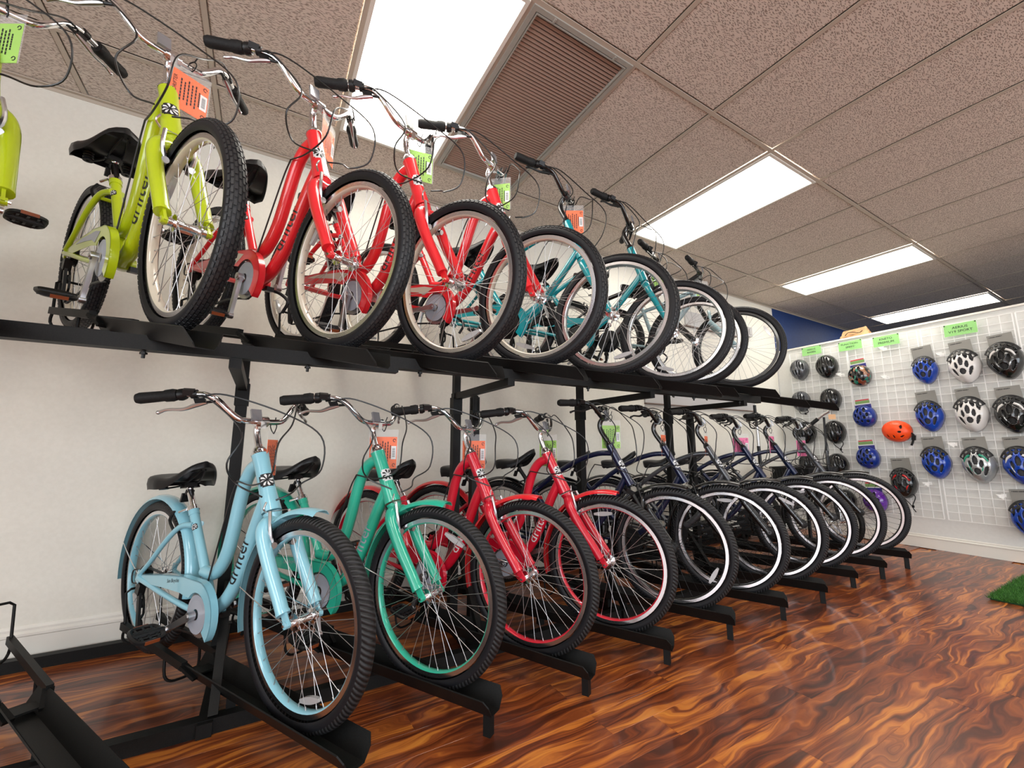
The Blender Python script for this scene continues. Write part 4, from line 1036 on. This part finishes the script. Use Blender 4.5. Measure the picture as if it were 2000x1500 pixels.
# ================================================================ HELMET WALL
def pm(s, z, off=0): return PM @ Matrix.Translation((s, -off, z))
def grid_me(w, h):
    m = MB(); nx = int(round(w/.0762)); nz = int(round(h/.0762))
    for i in range(nx+1): m.beam((i*w/nx, -.030, 0), (i*w/nx, -.030, h), .0052, .0052, upv=(1, 0, 0))
    for j in range(nz+1): m.beam((0, -.034, j*h/nz), (w, -.034, j*h/nz), .0056, .0056)
    for a in ((0, 0, 0, h), (w, 0, w, h)): m.beam((a[0], -.032, a[1]), (a[2], -.032, a[3]), .008, .008, upv=(1, 0, 0))
    return m.mesh('grid', False)
gx = [(-.885, .62), (-.255, .62), (.395, .62), (1.035, .62)]
for i, (s, w) in enumerate(gx):
    o = use('wire_grid_panel', grid_me(w, 1.87), M_white); o.matrix_world = pm(s, .30)
    tag(o, ['white wire grid panel at the left end of the helmet wall', 'second white wire grid panel on the helmet wall', 'white wire grid panel behind the blue and white adult helmets', 'white wire grid panel at the right edge of the photo'][i], 'grid panel', 'wire grid panels on the helmet wall')
for s, z, w, h, tx, sz in ((-.62, 2.162, .215, .10, ['AERIUS', 'RAVEN'], .030), (-.217, 2.142, .225, .105, ['FUNCTION-', 'SPIFFY'], .032), (.112, 2.124, .225, .11, ['KNETO', 'PREMIUM'], .034), (.682, 2.108, .225, .115, ['AERIUS', 'V19 SPORT'], .034)):
    t = empty('shelf_sign', 'green sign reading %s %s on the helmet wall' % (tx[0].strip('-'), tx[1]), 'sign', 'green signs on the helmet wall', pm(s, z, .042))
    m = MB(); m.box((0, 0, 0), (w, .0015, h)); use('card', m.mesh('c', False), M_green, t)
    m = MB(); m.box((0, -.0015, 0), (w+.012, .0008, h+.010)); use('sleeve', m.mesh('c', False), M_clear, t)
    use('lettering', flat_text_mesh(tx, sz, sz*1.15, .0008, -.0024), M_ink, t)
    for q in (-1, 1):
        m = MB(); m.sph((q*w*.47, -.003, h*.44), .006, 8); use('push_pin', m.mesh('p'), M_dark, t)

def helmet_shell(kind, vents, rmin=0, scale=1.0, ymin=-9, dep=1.0, n=54):
    """disk grid mapped to a dome; vents: (cx,cy,rx,ry,rot) in unit space"""
    aw, bh, D = {'adult': (.105, .148, .125), 'kid': (.105, .125, .115), 'skate': (.122, .112, .12), 'sleek': (.108, .145, .13)}[kind]
    m = MB(); V = []; idx = {}
    for j in range(n+1):
        for i in range(n+1):
            a = -1+2*i/n; b_ = -1+2*j/n
            # concentric square-to-disk
            x = a*math.sqrt(1-b_*b_/2); y = b_*math.sqrt(1-a*a/2)
            r = min(1, math.hypot(x, y))
            ox, oy = x, y
            X, Y = x*aw, y*bh
            if kind == 'adult' and y < 0: X *= 1-.34*(-y)**1.3; Y *= 1.06
            if kind == 'sleek' and y < 0: X *= 1-.20*(-y)**1.5
            if kind == 'skate': X *= 1+.06*y
            z = D*dep*math.sqrt(max(0, 1-r**2.6))**.9
            ridge = 0
            if kind == 'adult': ridge = .006*math.cos(ox*7.5)*(1-r*r)
            if kind == 'sleek': ridge = .005*math.cos(ox*11)*(1-r*r)
            idx[i, j] = len(V); V.append((X*scale, -(z+ridge)*1.0-.0, Y*scale)); 
    F = []
    for j in range(n):
        for i in range(n):
            a = -1+2*(i+.5)/n; b_ = -1+2*(j+.5)/n; x = a*math.sqrt(1-b_*b_/2); y = b_*math.sqrt(1-a*a/2)
            if y < ymin: continue
            hole = False
            for cx, cy, rx, ry, ro in vents:
                rx *= 1.12; ry *= 1.08; dx, dy = x-cx, y-cy; c_, s_ = math.cos(ro), math.sin(ro); p, q = (dx*c_+dy*s_)/rx, (-dx*s_+dy*c_)/ry
                if p*p+q*q < 1: hole = True; break
            if not hole: F.append((idx[i, j], idx[i+1, j], idx[i+1, j+1], idx[i, j+1]))
    used = sorted({v for f in F for v in f}); rm = {v: k for k, v in enumerate(used)}
    m.add([V[v] for v in used], [tuple(rm[v] for v in f) for f in F]); return m.mesh('shell', True, 60)
ADV = [(0, .80, .10, .12, 0), (-.30, .66, .11, .22, -.35), (.30, .66, .11, .22, .35), (-.62, .46, .09, .26, -.25), (.62, .46, .09, .26, .25), (0, .30, .13, .26, 0), (-.32, .08, .115, .21, .15), (.32, .08, .115, .21, -.15),
       (0, -.34, .18, .18, 0), (-.50, -.34, .10, .26, .45), (.50, -.34, .10, .26, -.45)]
KDV = [(-.28, .55, .10, .22, -.2), (.28, .55, .10, .22, .2), (0, .25, .09, .18, 0), (-.5, .1, .10, .16, 0), (.5, .1, .10, .16, 0), (-.25, -.15, .10, .14, 0), (.25, -.15, .10, .14, 0), (-.45, -.5, .09, .12, .4), (.45, -.5, .09, .12, -.4), (0, -.45, .09, .1, 0)]
SLV = [(-.18, .45, .055, .38, -.12), (.18, .45, .055, .38, .12), (-.45, .35, .06, .36, -.25), (.45, .35, .06, .36, .25), (-.70, .15, .06, .30, -.1), (.70, .15, .06, .30, .1), (0, -.30, .07, .25, 0), (-.33, -.35, .07, .26, .3), (.33, -.35, .07, .26, -.3)]
SKV = [(.45, .45, .075, .16, .25), (.42, -.02, .10, .10, 0), (-.35, -.52, .05, .15, .3), (.08, -.52, .05, .15, .3), (.58, -.42, .05, .16, -.7)]
VSV = [(-.42, .86, .11, .05, .25), (-.15, .93, .10, .045, .05), (.15, .93, .10, .045, -.05), (.42, .86, .11, .05, -.25), (-.68, .68, .09, .05, .8), (.68, .68, .09, .05, -.8)]
def visor_me():
    m = MB(); na, nr = 48, 9; V = []
    for i in range(na+1):
        a = R(28+124*i/na)
        for j in range(nr):
            r = .74+.26*j/(nr-1); k = 1+.17*(j/(nr-1))
            V.append((.105*k*r*math.cos(a), -.125*math.sqrt(max(0, 1-(r*.96)**2.6))**.9*.95-.004, .148*k*r*math.sin(a)))
    F = []
    for i in range(na):
        for j in range(nr-1):
            if 3 <= j <= 5 and (i % 8) not in (0, 7) and not (j in (3, 5) and (i % 8) in (1, 6)): continue
            q = (i*nr+j, i*nr+j+1, (i+1)*nr+j+1, (i+1)*nr+j); F.append(q)
    m.add(V, F); return m.mesh('visor', True, 50)
def strap_me(l):
    m = MB(); m.tube(cr([(.05, -.02, -.10), (.065, -.03, -.14), (.03, -.035, -.14-l*.6), (.045, -.03, -.14-l)], 4), .0045, 5); m.tube(cr([(-.05, -.02, -.09), (-.02, -.03, -.15), (.03, -.035, -.14-l*.6)], 4), .004, 5); m.box((.034, -.036, -.14-l*.6), (.02, .008, .024)); return m.mesh('strap', True)
def solid(o, th=.012):
    md = o.modifiers.new('thickness', 'SOLIDIFY'); md.thickness = th; md.offset = 1
def camo():
    M = mat('camo_print', rough=.2, coat=.8); nt, b, N, L = nodes(M); tc = N('ShaderNodeTexCoord'); v = N('ShaderNodeTexVoronoi', inp={'Scale': 28.0}); L(tc.outputs['Object'], v.inputs['Vector'])
    s_ = N('ShaderNodeSeparateColor'); L(v.outputs['Color'], s_.inputs[0]); r = N('ShaderNodeValToRGB'); r.color_ramp.interpolation = 'CONSTANT'; e = r.color_ramp.elements
    e[0].color = srgb(12, 14, 16); e[1].position = .4; e[1].color = srgb(15, 115, 95)
    for p, c in ((.58, (120, 55, 35)), (.74, (150, 110, 85)), (.86, (12, 14, 16))): x = e.new(p); x.color = srgb(*c)
    L(s_.outputs[0], r.inputs[0]); L(r.outputs[0], b.inputs['Base Color']); return M
def gl(n, c, metal=0): return mat(n, srgb(*c), .22, metal, coat=.5)
H_blk, H_gry, H_blu, H_wht = gl('helmet_black', (12, 12, 13)), gl('helmet_grey', (88, 90, 94), .3), gl('helmet_blue', (8, 62, 165)), gl('helmet_white', (225, 222, 218))
H_nvy, H_org, H_min, H_red, H_pur, H_cam = gl('helmet_deep_blue', (14, 45, 128)), mat('helmet_orange', srgb(250, 78, 18), .4), gl('helmet_silver', (170, 172, 172), .4), gl('helmet_red', (200, 25, 28)), gl('helmet_purple', (95, 35, 150)), camo()
H_mintc = gl('helmet_mint_trim', (35, 150, 120))
def accent_me(kind):
    """two curved trim bands on the shell"""
    m = MB()
    for s_ in (-1, 1):
        if kind == 'V': P = [(s_*.075, -.070, .055), (s_*.060, -.098, 0), (s_*.040, -.110, -.045), (s_*.008, -.085, -.105)]
        else: P = [(s_*.030, -.100, .095), (s_*.058, -.095, .07), (s_*.072, -.085, .02), (s_*.070, -.070, -.03)]
        m.tube(cr(P, 5), .0065 if kind == 'V' else .010, 7)
    return m.mesh('trim', True)
def header(kind, t):
    if kind == 'grey':
        m = MB(); m.box((-.0, -.005, .155), (.155, .0012, .20)); use('header_card', m.mesh('h', False), M_grey, t)
        m = MB()
        for k in range(9): m.box((-.062+k*.0095, -.0060, .235), (.0072, .0006, .008 if k % 4 else .005))
        use('print_mark', m.mesh('h', False), M_ink, t)
    else:
        A = []
        for a in np.linspace(0, math.pi, 13): A.append((  .077*math.copysign(abs(math.cos(a))**.35, math.cos(a)), .135+.065*math.sin(a)**.35))
        m = MB(); m.prism([(.084, -.06), (.077, .135)]+A[1:-1]+[(-.077, .135), (-.084, -.06)], -.0055, -.004); use('header_card', m.mesh('h', False), M_label, t)
        for (w, z, h_, c, nm) in ((.128, .184, .012, srgb(200, 50, 60), 'red_band'), (.134, .160, .032, srgb(125, 160, 95), 'green_band'), (.150, .070, .125, srgb(45, 45, 125), 'blue_band')):
            m = MB(); m.box((0, -.0062, z), (w, .0012, h_)); use(nm, m.mesh('h', False), mat('card_'+nm, c, .5), t)
HG = 'helmets hanging on the wire grid wall'
HL = [
 ('sleek', -.768, 1.946, .77, H_gry, 'grey helmet at the top left of the helmet wall', None, 0),
 ('sleek', -.466, 1.933, .84, H_blk, 'glossy black helmet at the top, under the leftmost green sign', None, 0),
 ('kid', -.155, 1.779, .82, H_cam, 'camouflage child helmet on a card with a blue and green header', 'kid', 0),
 ('adult', .398, 1.745, .80, H_blu, 'topmost blue adult helmet on the wall', 'grey', 0),
 ('adult', .677, 1.738, .92, H_wht, 'upper of the two white helmets, under the rightmost green sign', 'grey', 1),
 ('adult', .936, 1.744, .95, H_blk, 'black and silver helmet at the top right edge', 'grey', 1),
 ('sleek', -.789, 1.549, .76, H_gry, 'lower grey helmet, partly behind the rack end', None, .03),
 ('sleek', -.463, 1.541, .78, H_blk, 'black helmet crossed by the end of the rack, second in its column', None, 0),
 ('kid', -.156, 1.322, .82, H_nvy, 'upper of the two dark blue child helmets, below the camouflage one', 'kid', 0),
 ('skate', .105, 1.150, .82, H_org, 'orange round helmet with small vents', None, 0),
 ('adult', .380, 1.286, .88, H_blu, 'blue adult helmet with a visor, in the middle of the three', 'grey', 1),
 ('adult', .671, 1.285, .93, H_wht, 'lower of the two white helmets', 'grey', 1),
 ('adult', .927, 1.266, .95, H_blk, 'black and silver helmet, second from the top at the right edge', 'grey', 1),
 ('sleek', -.769, 1.163, .80, H_blk, 'black helmet behind the bars of the last grey cruiser', None, 0),
 ('sleek', -.460, 1.159, .80, H_blk, 'black helmet with hanging straps, third in its column', None, .10),
 ('kid', -.172, .872, .82, H_nvy, 'lower of the two dark blue child helmets', 'kid', 0),
 ('adult', .377, .833, .88, H_blu, 'lowest blue adult helmet, with a visor', 'grey', 1),
 ('adult', .666, .823, .93, H_min, 'silver helmet with mint green trim', 'grey', 1),
 ('adult', .923, .823, .94, H_blu, 'blue and white helmet cut by the right edge, below the black ones', 'grey', 1),
 ('sleek', -.771, .787, .80, H_blk, 'black helmet low at the left end, behind the grey cruiser frame', None, 0),
 ('sleek', -.469, .779, .80, H_blk, 'black helmet just above the fender of the last bicycle', None, 0),
 ('kid', -.157, .419, .82, H_pur, 'purple child helmet seen through the spokes of the last wheel', 'kid', 0),
 ('adult', .109, .619, .86, H_red, 'red and black helmet with a dangling strap', 'grey', .14),
 ('adult', .911, .372, .90, H_blu, 'blue helmet at the lower right edge', 'grey', 1),
 ('sleek', -.429, .385, .75, H_blk, 'lowest black helmet, seen through the wheels of the lower tier', None, 0),
]
VV = {'adult': ADV, 'kid': KDV, 'sleek': SLV, 'skate': SKV}
for i, (kind, s, z, sc, M, lab, card, ex) in enumerate(HL):
    if kind == 'adult': sc *= .94
    t = empty('helmet', lab, 'helmet', HG, pm(s, z, .038) @ Matrix.Rotation(R(-4 if kind != 'skate' else 8), 4, 'Y'))
    sh = cached('shell'+kind, lambda: helmet_shell(kind, VV[kind]))
    if 'red and' in lab: o = use('shell', sh, H_blk, t, scale=(sc*1.14, .86, sc*1.12))
    else: o = use('shell', sh, M, t, scale=(sc*1.14, .86, sc*1.12))
    solid(o, .010)
    use('liner', cached('liner'+kind, lambda: helmet_shell(kind, [], scale=.93, dep=.90, n=22)), M_foam if kind != 'adult' or M is H_blk else mat('grey_foam', (.06, .06, .065, 1), .8), t, scale=(sc*1.14, .86, sc*1.12))
    def rim_():
        aw, bh = {'adult': (.105, .148), 'kid': (.105, .125), 'skate': (.122, .112), 'sleek': (.108, .145)}[kind]; P = []
        for a in np.linspace(0, 2*math.pi, 41)[:-1]:
            x, y = math.cos(a), math.sin(a); X, Y = x*aw, y*bh
            if kind == 'adult' and y < 0: X *= 1-.34*(-y)**1.3; Y *= 1.06
            if kind == 'sleek' and y < 0: X *= 1-.20*(-y)**1.5
            P.append((X*.97, 0, Y*.97))
        q = MB(); q.tube(P, .009, 8, closed=True); return q.mesh('rim', True)
    use('lower_rim', cached('hrim'+kind, rim_), H_blk, t, scale=(sc*1.14, 1, sc*1.12))
    if ex == 1 or kind == 'adult':
        v = use('visor', cached('visor', visor_me), mat('visor_black', (.012, .012, .013, 1), .45), t, scale=(sc*1.14, .86, sc*1.12)); solid(v, .004)
    if 'mint' in lab:
        use('trim', cached('accU', lambda: accent_me('U')), H_mintc, t, scale=(sc*1.14, .94, sc*1.12)); use('trim', cached('accV', lambda: accent_me('V')), H_mintc, t, scale=(sc*.92, .95, sc*1.12))
    elif M is H_blk and kind == 'adult' or 'blue and white' in lab:
        use('trim', cached('accU', lambda: accent_me('U')), H_wht, t, scale=(sc*1.14, .94, sc*1.12)); use('trim', cached('accV', lambda: accent_me('V')), H_min, t, scale=(sc*.92, .95, sc*1.12))
    if 'red and' in lab:
        use('trim', cached('accR', lambda: accent_me('U')), H_red, t, scale=(sc*1.05, .93, sc*1.12)); use('trim', cached('accR2', lambda: accent_me('V')), H_red, t, scale=(sc*1.22, .91, sc*1.12))
    if 0 < ex < 1: use('strap', cached('strap%g' % ex, lambda: strap_me(ex)), M_plast, t)
    if kind == 'skate':
        m = MB(); m.tube(cr([(.11, -.02, 0), (.14, -.03, -.03), (.135, -.03, -.09), (.125, -.03, -.13)], 4), .010, 6); m.box((.14, -.03, -.05), (.03, .02, .05)); use('strap', m.mesh('s'), M_plast, t)
        m = MB(); m.box((.118, -.032, -.155), (.03, .001, .035)); use('hang_label', m.mesh('s', False), M_label, t)
        m = MB(); m.box((-.045, -.082, .062), (.045, .004, .016), rot=(R(-25), 0, R(-12))); use('sticker', m.mesh('s', False), M_label, t)
    m = MB(); m.tube([(0, .0, .06), (0, .0, .055)], .001, 4)
    if card: header(card, t)
# empty display hooks
for i, (s, z) in enumerate(((.095, 2.02), (.085, 1.71), (.53, 1.87), (-.32, 1.80), (.52, 1.00), (.30, .62), (.78, .55))):
    m = MB(); m.tube(cr([(0, 0, .02), (0, -.012, .02), (0, -.10, .0), (0, -.15, .005), (0, -.16, .02)], 3), .0028, 6); m.box((0, -.002, .012), (.03, .003, .03))
    V = [(-.028, -.1, .028), (.028, -.1, .028), (.020, -.1, -.018)]; m.add(V+[(x, y-.001, z_) for x, y, z_ in V], [(0, 1, 2), (5, 4, 3)], 0)
    o = use('display_hook', m.mesh('hook'), M_white); o.matrix_world = pm(s, z, .036)
    tag(o, ['empty white hook under the third green sign', 'empty white hook above the orange helmet', 'empty white hook between the top blue and white helmets', 'empty white hook left of the camouflage helmet', 'empty white hook between the lowest blue and mint helmets', 'empty white hook under the lowest blue adult helmet', 'empty white hook under the mint trimmed helmet'][i], 'hook', 'empty hooks on the wire grid')

# paper bag on the partition
m = MB(); rr = random.Random(2); n = 9; V = []
for j in range(n+1):
    for i in range(24):
        a = 2*math.pi*i/24; t_ = j/n; sx, sy = .20*(1-.25*t_), .07*(1-.5*t_)
        V.append((sx*math.copysign(abs(math.cos(a))**.5, math.cos(a))*(1+rr.uniform(-.04, .04)), sy*math.copysign(abs(math.sin(a))**.5, math.sin(a))*(1+rr.uniform(-.1, .1)), .14*t_+rr.uniform(-.006, .006)*(t_ > 0)+(.03*math.cos(a*2+1)*t_*t_)))
m.add(V, [(j*24+i, j*24+(i+1) % 24, (j+1)*24+(i+1) % 24, (j+1)*24+i) for j in range(n) for i in range(24)]+[tuple(n*24+i for i in range(24)), tuple(range(23, -1, -1))])
t = empty('paper_bag', 'crumpled brown paper bag lying on top of the partition', 'bag', None, PM @ Matrix.Translation((-.20, .075, PTOP+.0195)) @ Matrix.Diagonal((.78, .78, .62, 1)))
use('bag_body', m.mesh('bag', True, 25), M_kraft, t)
m = MB(); m.tube(cr([(-.10, -.075, .05), (-.05, -.082, .10), (.02, -.080, .085), (.08, -.078, .06), (.12, -.07, .09)], 5), .006, 6); use('handle', m.mesh('h'), M_dark, t)

# boards on the left wall behind the rack
def wallboard(x0, x1, z0, z1, lab, d=.02):
    m = MB(); m.box(((x0+x1)/2, WY-d/2, (z0+z1)/2), (x1-x0, d, z1-z0)); m2 = MB(); m2.box(((x0+x1)/2, WY-d/2-.006, z0-.006), (x1-x0, d+.012, .012))
    t = empty('wall_board', lab, 'board', 'grey boards on the left wall', Matrix.Translation(((x0+x1)/2, WY, z0)))
    mi = Matrix.Translation((-(x0+x1)/2, -WY, -z0)); a = m.mesh('b', False); a.transform(mi); use('panel', a, M_board, t); b_ = m2.mesh('b', False); b_.transform(mi); use('bottom_edge', b_, mat('brown_edge', (.16, .11, .09, 1), .6), t)
wallboard(3.25, 5.17, 1.425, 1.60, 'long grey board on the left wall under the upper tier')
wallboard(3.95, 4.90, 2.33, 2.50, 'grey board high on the left wall seen through the upper wheels')
m = MB(); m.box((5.17, WY-.02, 2.42), (.09, .04, .12)); m.box((5.17, WY-.043, 2.42), (.05, .006, .07)); tag(use('wall_box', m.mesh('b', False), M_board), 'small grey box on the left wall near the helmet wall', 'box')

# things behind the last bicycle: basket, scooter post, tagged bar, small wheel
t = empty('wire_basket', 'black mesh basket on the floor stand behind the last grey cruiser', 'basket', None, Matrix.Translation((5.1, 2.40, .56)))
def bask():
    m = MB(); W2, D2, h_ = .32, .19, .21
    for k in range(6):
        z = h_*k/5; s_ = .88+.12*k/5; P = [(W2*s_*a, D2*s_*b_, z) for a, b_ in ((-1, -1), (1, -1), (1, 1), (-1, 1))]; m.tube(P, .007 if k == 5 else .002, 6, closed=True)
    for k in range(25):
        q = -1+2*k/24
        for sg in (-1, 1): m.tube([(W2*.88*q, sg*D2*.88, 0), (W2*q, sg*D2, h_)], .002, 4)
    for k in range(13):
        q = -1+2*k/12
        for sg in (-1, 1): m.tube([(sg*W2*.88, D2*.88*q, 0), (sg*W2, D2*q, h_)], .002, 4)
    for sg in (-1, 1):
        m.box((0, sg*D2*.93, h_*.5), (W2*1.84, .003, h_*.92)); m.box((sg*W2*.93, 0, h_*.5), (.003, D2*1.84, h_*.92))
    m.box((0, 0, 0), (W2*1.76, D2*1.76, .004)); return m.mesh('basket', True, 30)
use('basket_body', bask(), M_plast, t)
m = MB(); m.tube([(0, 0, -.005), (0, 0, -.54)], .018, 10); m.box((0, 0, -.55), (.34, .3, .02)); use('stand', m.mesh('s', True, 30), M_dark, t)
t = empty('scooter', 'upright black and silver telescopic scooter post behind the navy cruisers', 'scooter', None, Matrix.Translation((4.93, 2.76, 0)))
m = MB(); m.tube([(0, 0, .12), (-.02, 0, 1.0)], .019, 10); m.tube([(-.02, 0, 1.21), (-.03, 0, 1.40)], .016, 10); m.box((-.03, 0, 1.34), (.04, .045, .09)); m.cyl((-.03, 0, 1.38), (-.03, 0, 1.47), .017, 10)
m.tube(cr([(-.03, .02, 1.36), (-.03, .075, 1.33), (-.028, .07, 1.22), (-.02, .02, 1.20)], 4), .008, 7); use('post', m.mesh('p', True, 30), M_plast, t)
m = MB(); m.tube([(-.02, 0, .99), (-.02, 0, 1.22)], .0165, 10); use('inner_tube', m.mesh('p'), M_alu, t, label='silver tube section')
m = MB(); m.box((-.20, 0, .085), (.45, .11, .03)); use('deck', m.mesh('p', False), M_plast, t)
for x in (0.03, -.42):
    m = MB(); m.lathe([(.02, -.012), (.045, -.014), (.052, -.010), (.052, .010), (.045, .014), (.02, .012)], 20); use('wheel', m.mesh('w', True), M_rub, t, location=(x, 0, .053))
t = empty('kids_bicycle', 'small black bicycle with a tagged silver bar, behind the last grey cruiser', 'bicycle', None, Matrix.Translation((5.12, 2.13, 0)))
w = MB(); w.lathe([(.195, -.016), (.225, -.022), (.243, 0), (.225, .022), (.195, .016)], 40); wm = w.mesh('tyre', True)
w = MB()
for k in range(24):
    a = 2*math.pi*k/24; w.tube([(.02*math.cos(a+1), .02*(-1)**k, .02*math.sin(a+1)), (.195*math.cos(a), 0, .195*math.sin(a))], .0015, 4)
w.lathe([(.192, -.012), (.198, -.013), (.198, .013), (.192, .012)], 40, closed=True); w.cyl((0, -.04, 0), (0, .04, 0), .02, 12); ws = w.mesh('spokes', True)
for x, y_ in ((0, -.02), (-.25, .60)):
    o = use('wheel', wm, M_rub, t, location=(x, y_, .245), rotation_euler=(0, 0, R(70))); use('spokes', ws, M_chrome, o)
m = MB(); m.tube([(0, -.0, .25), (-.02, .03, .62), (-.03, .03, .95)], .017, 8); m.tube([(-.03, .04, .66), (-.12, .25, .40), (-.25, .58, .25)], .016, 8); m.tube([(-.12, .25, .40), (-.16, .38, .74)], .014, 8)
use('frame', m.mesh('f', True), P_blk, t)
m = MB(); m.tube([(-.09, .20, 1.17), (-.03, .02, 1.33), (-.02, -.03, 1.36)], .014, 8); m.tube([(-.03, .03, .95), (-.03, .02, 1.30)], .011, 8, mi=1); use('handlebar', m.mesh('f', True), [M_alu, M_plast], t)
m = MB(); m.tube([(-.065, .13, 1.23), (-.045, .07, 1.285)], .019, 10); use('grip', m.mesh('g'), M_rub, t)
m = MB(); m.box((.0, .0, -.026), (.060, .002, .052)); m.tube([(0, 0, 0), (0, .0, .035)], .0015, 4, mi=1); o = use('paper_tag', m.mesh('tg', False), [mat('manila_tag', srgb(222, 176, 132), .6), M_plast]); o.matrix_world = Matrix.Translation((5.09, 2.075, 1.325)) @ Matrix.Rotation(R(-65), 4, 'Z')
tag(o, 'small manila paper tag hanging near the rack end before the black helmets', 'tag')

# artificial grass mat at the right edge
t = empty('grass_mat', 'green artificial grass mat on the floor at the right edge', 'mat', None, Matrix.Translation((4.87, .15, 0)))
m = MB(); m.box((0, 0, .006), (1.40, 1.56, .010)); use('backing', m.mesh('b', False), mat('grass_backing', (.01, .05, .012, 1), .9), t)
M_gr = mat('grass_fibre', (.035, .16, .02, 1), .6); nt, b, N, L = nodes(M_gr); g = N('ShaderNodeNewGeometry'); r = N('ShaderNodeValToRGB'); r.color_ramp.elements[0].color = srgb(25, 70, 18); r.color_ramp.elements[1].color = srgb(75, 140, 45)
L(g.outputs['Random Per Island'], r.inputs[0]); L(r.outputs[0], b.inputs['Base Color'])
rg = np.random.default_rng(5); nb = 26000; px = rg.uniform(-.79, .79, nb); py = rg.uniform(-.79, .79, nb)*1.0; py = .79-np.abs(rg.normal(0, .45, nb)) % 1.58; px = -.71+np.abs(rg.normal(0, .6, nb)) % 1.42
an = rg.uniform(0, 6.28, nb); le = rg.uniform(.016, .030, nb); ln = rg.normal(0, .012, (nb, 2)); w_ = .0018
V = np.zeros((nb*3, 3)); V[0::3] = np.stack([px-w_*np.cos(an), py-w_*np.sin(an), np.full(nb, .010)], 1); V[1::3] = np.stack([px+w_*np.cos(an), py+w_*np.sin(an), np.full(nb, .010)], 1); V[2::3] = np.stack([px+ln[:, 0], py+ln[:, 1], .010+le], 1)
me = bpy.data.meshes.new('grass'); me.from_pydata(V.tolist(), [], [(3*i, 3*i+1, 3*i+2) for i in range(nb)]); me.materials.append(None)
o = use('grass_blades', me, M_gr, t); o['kind'] = 'stuff'
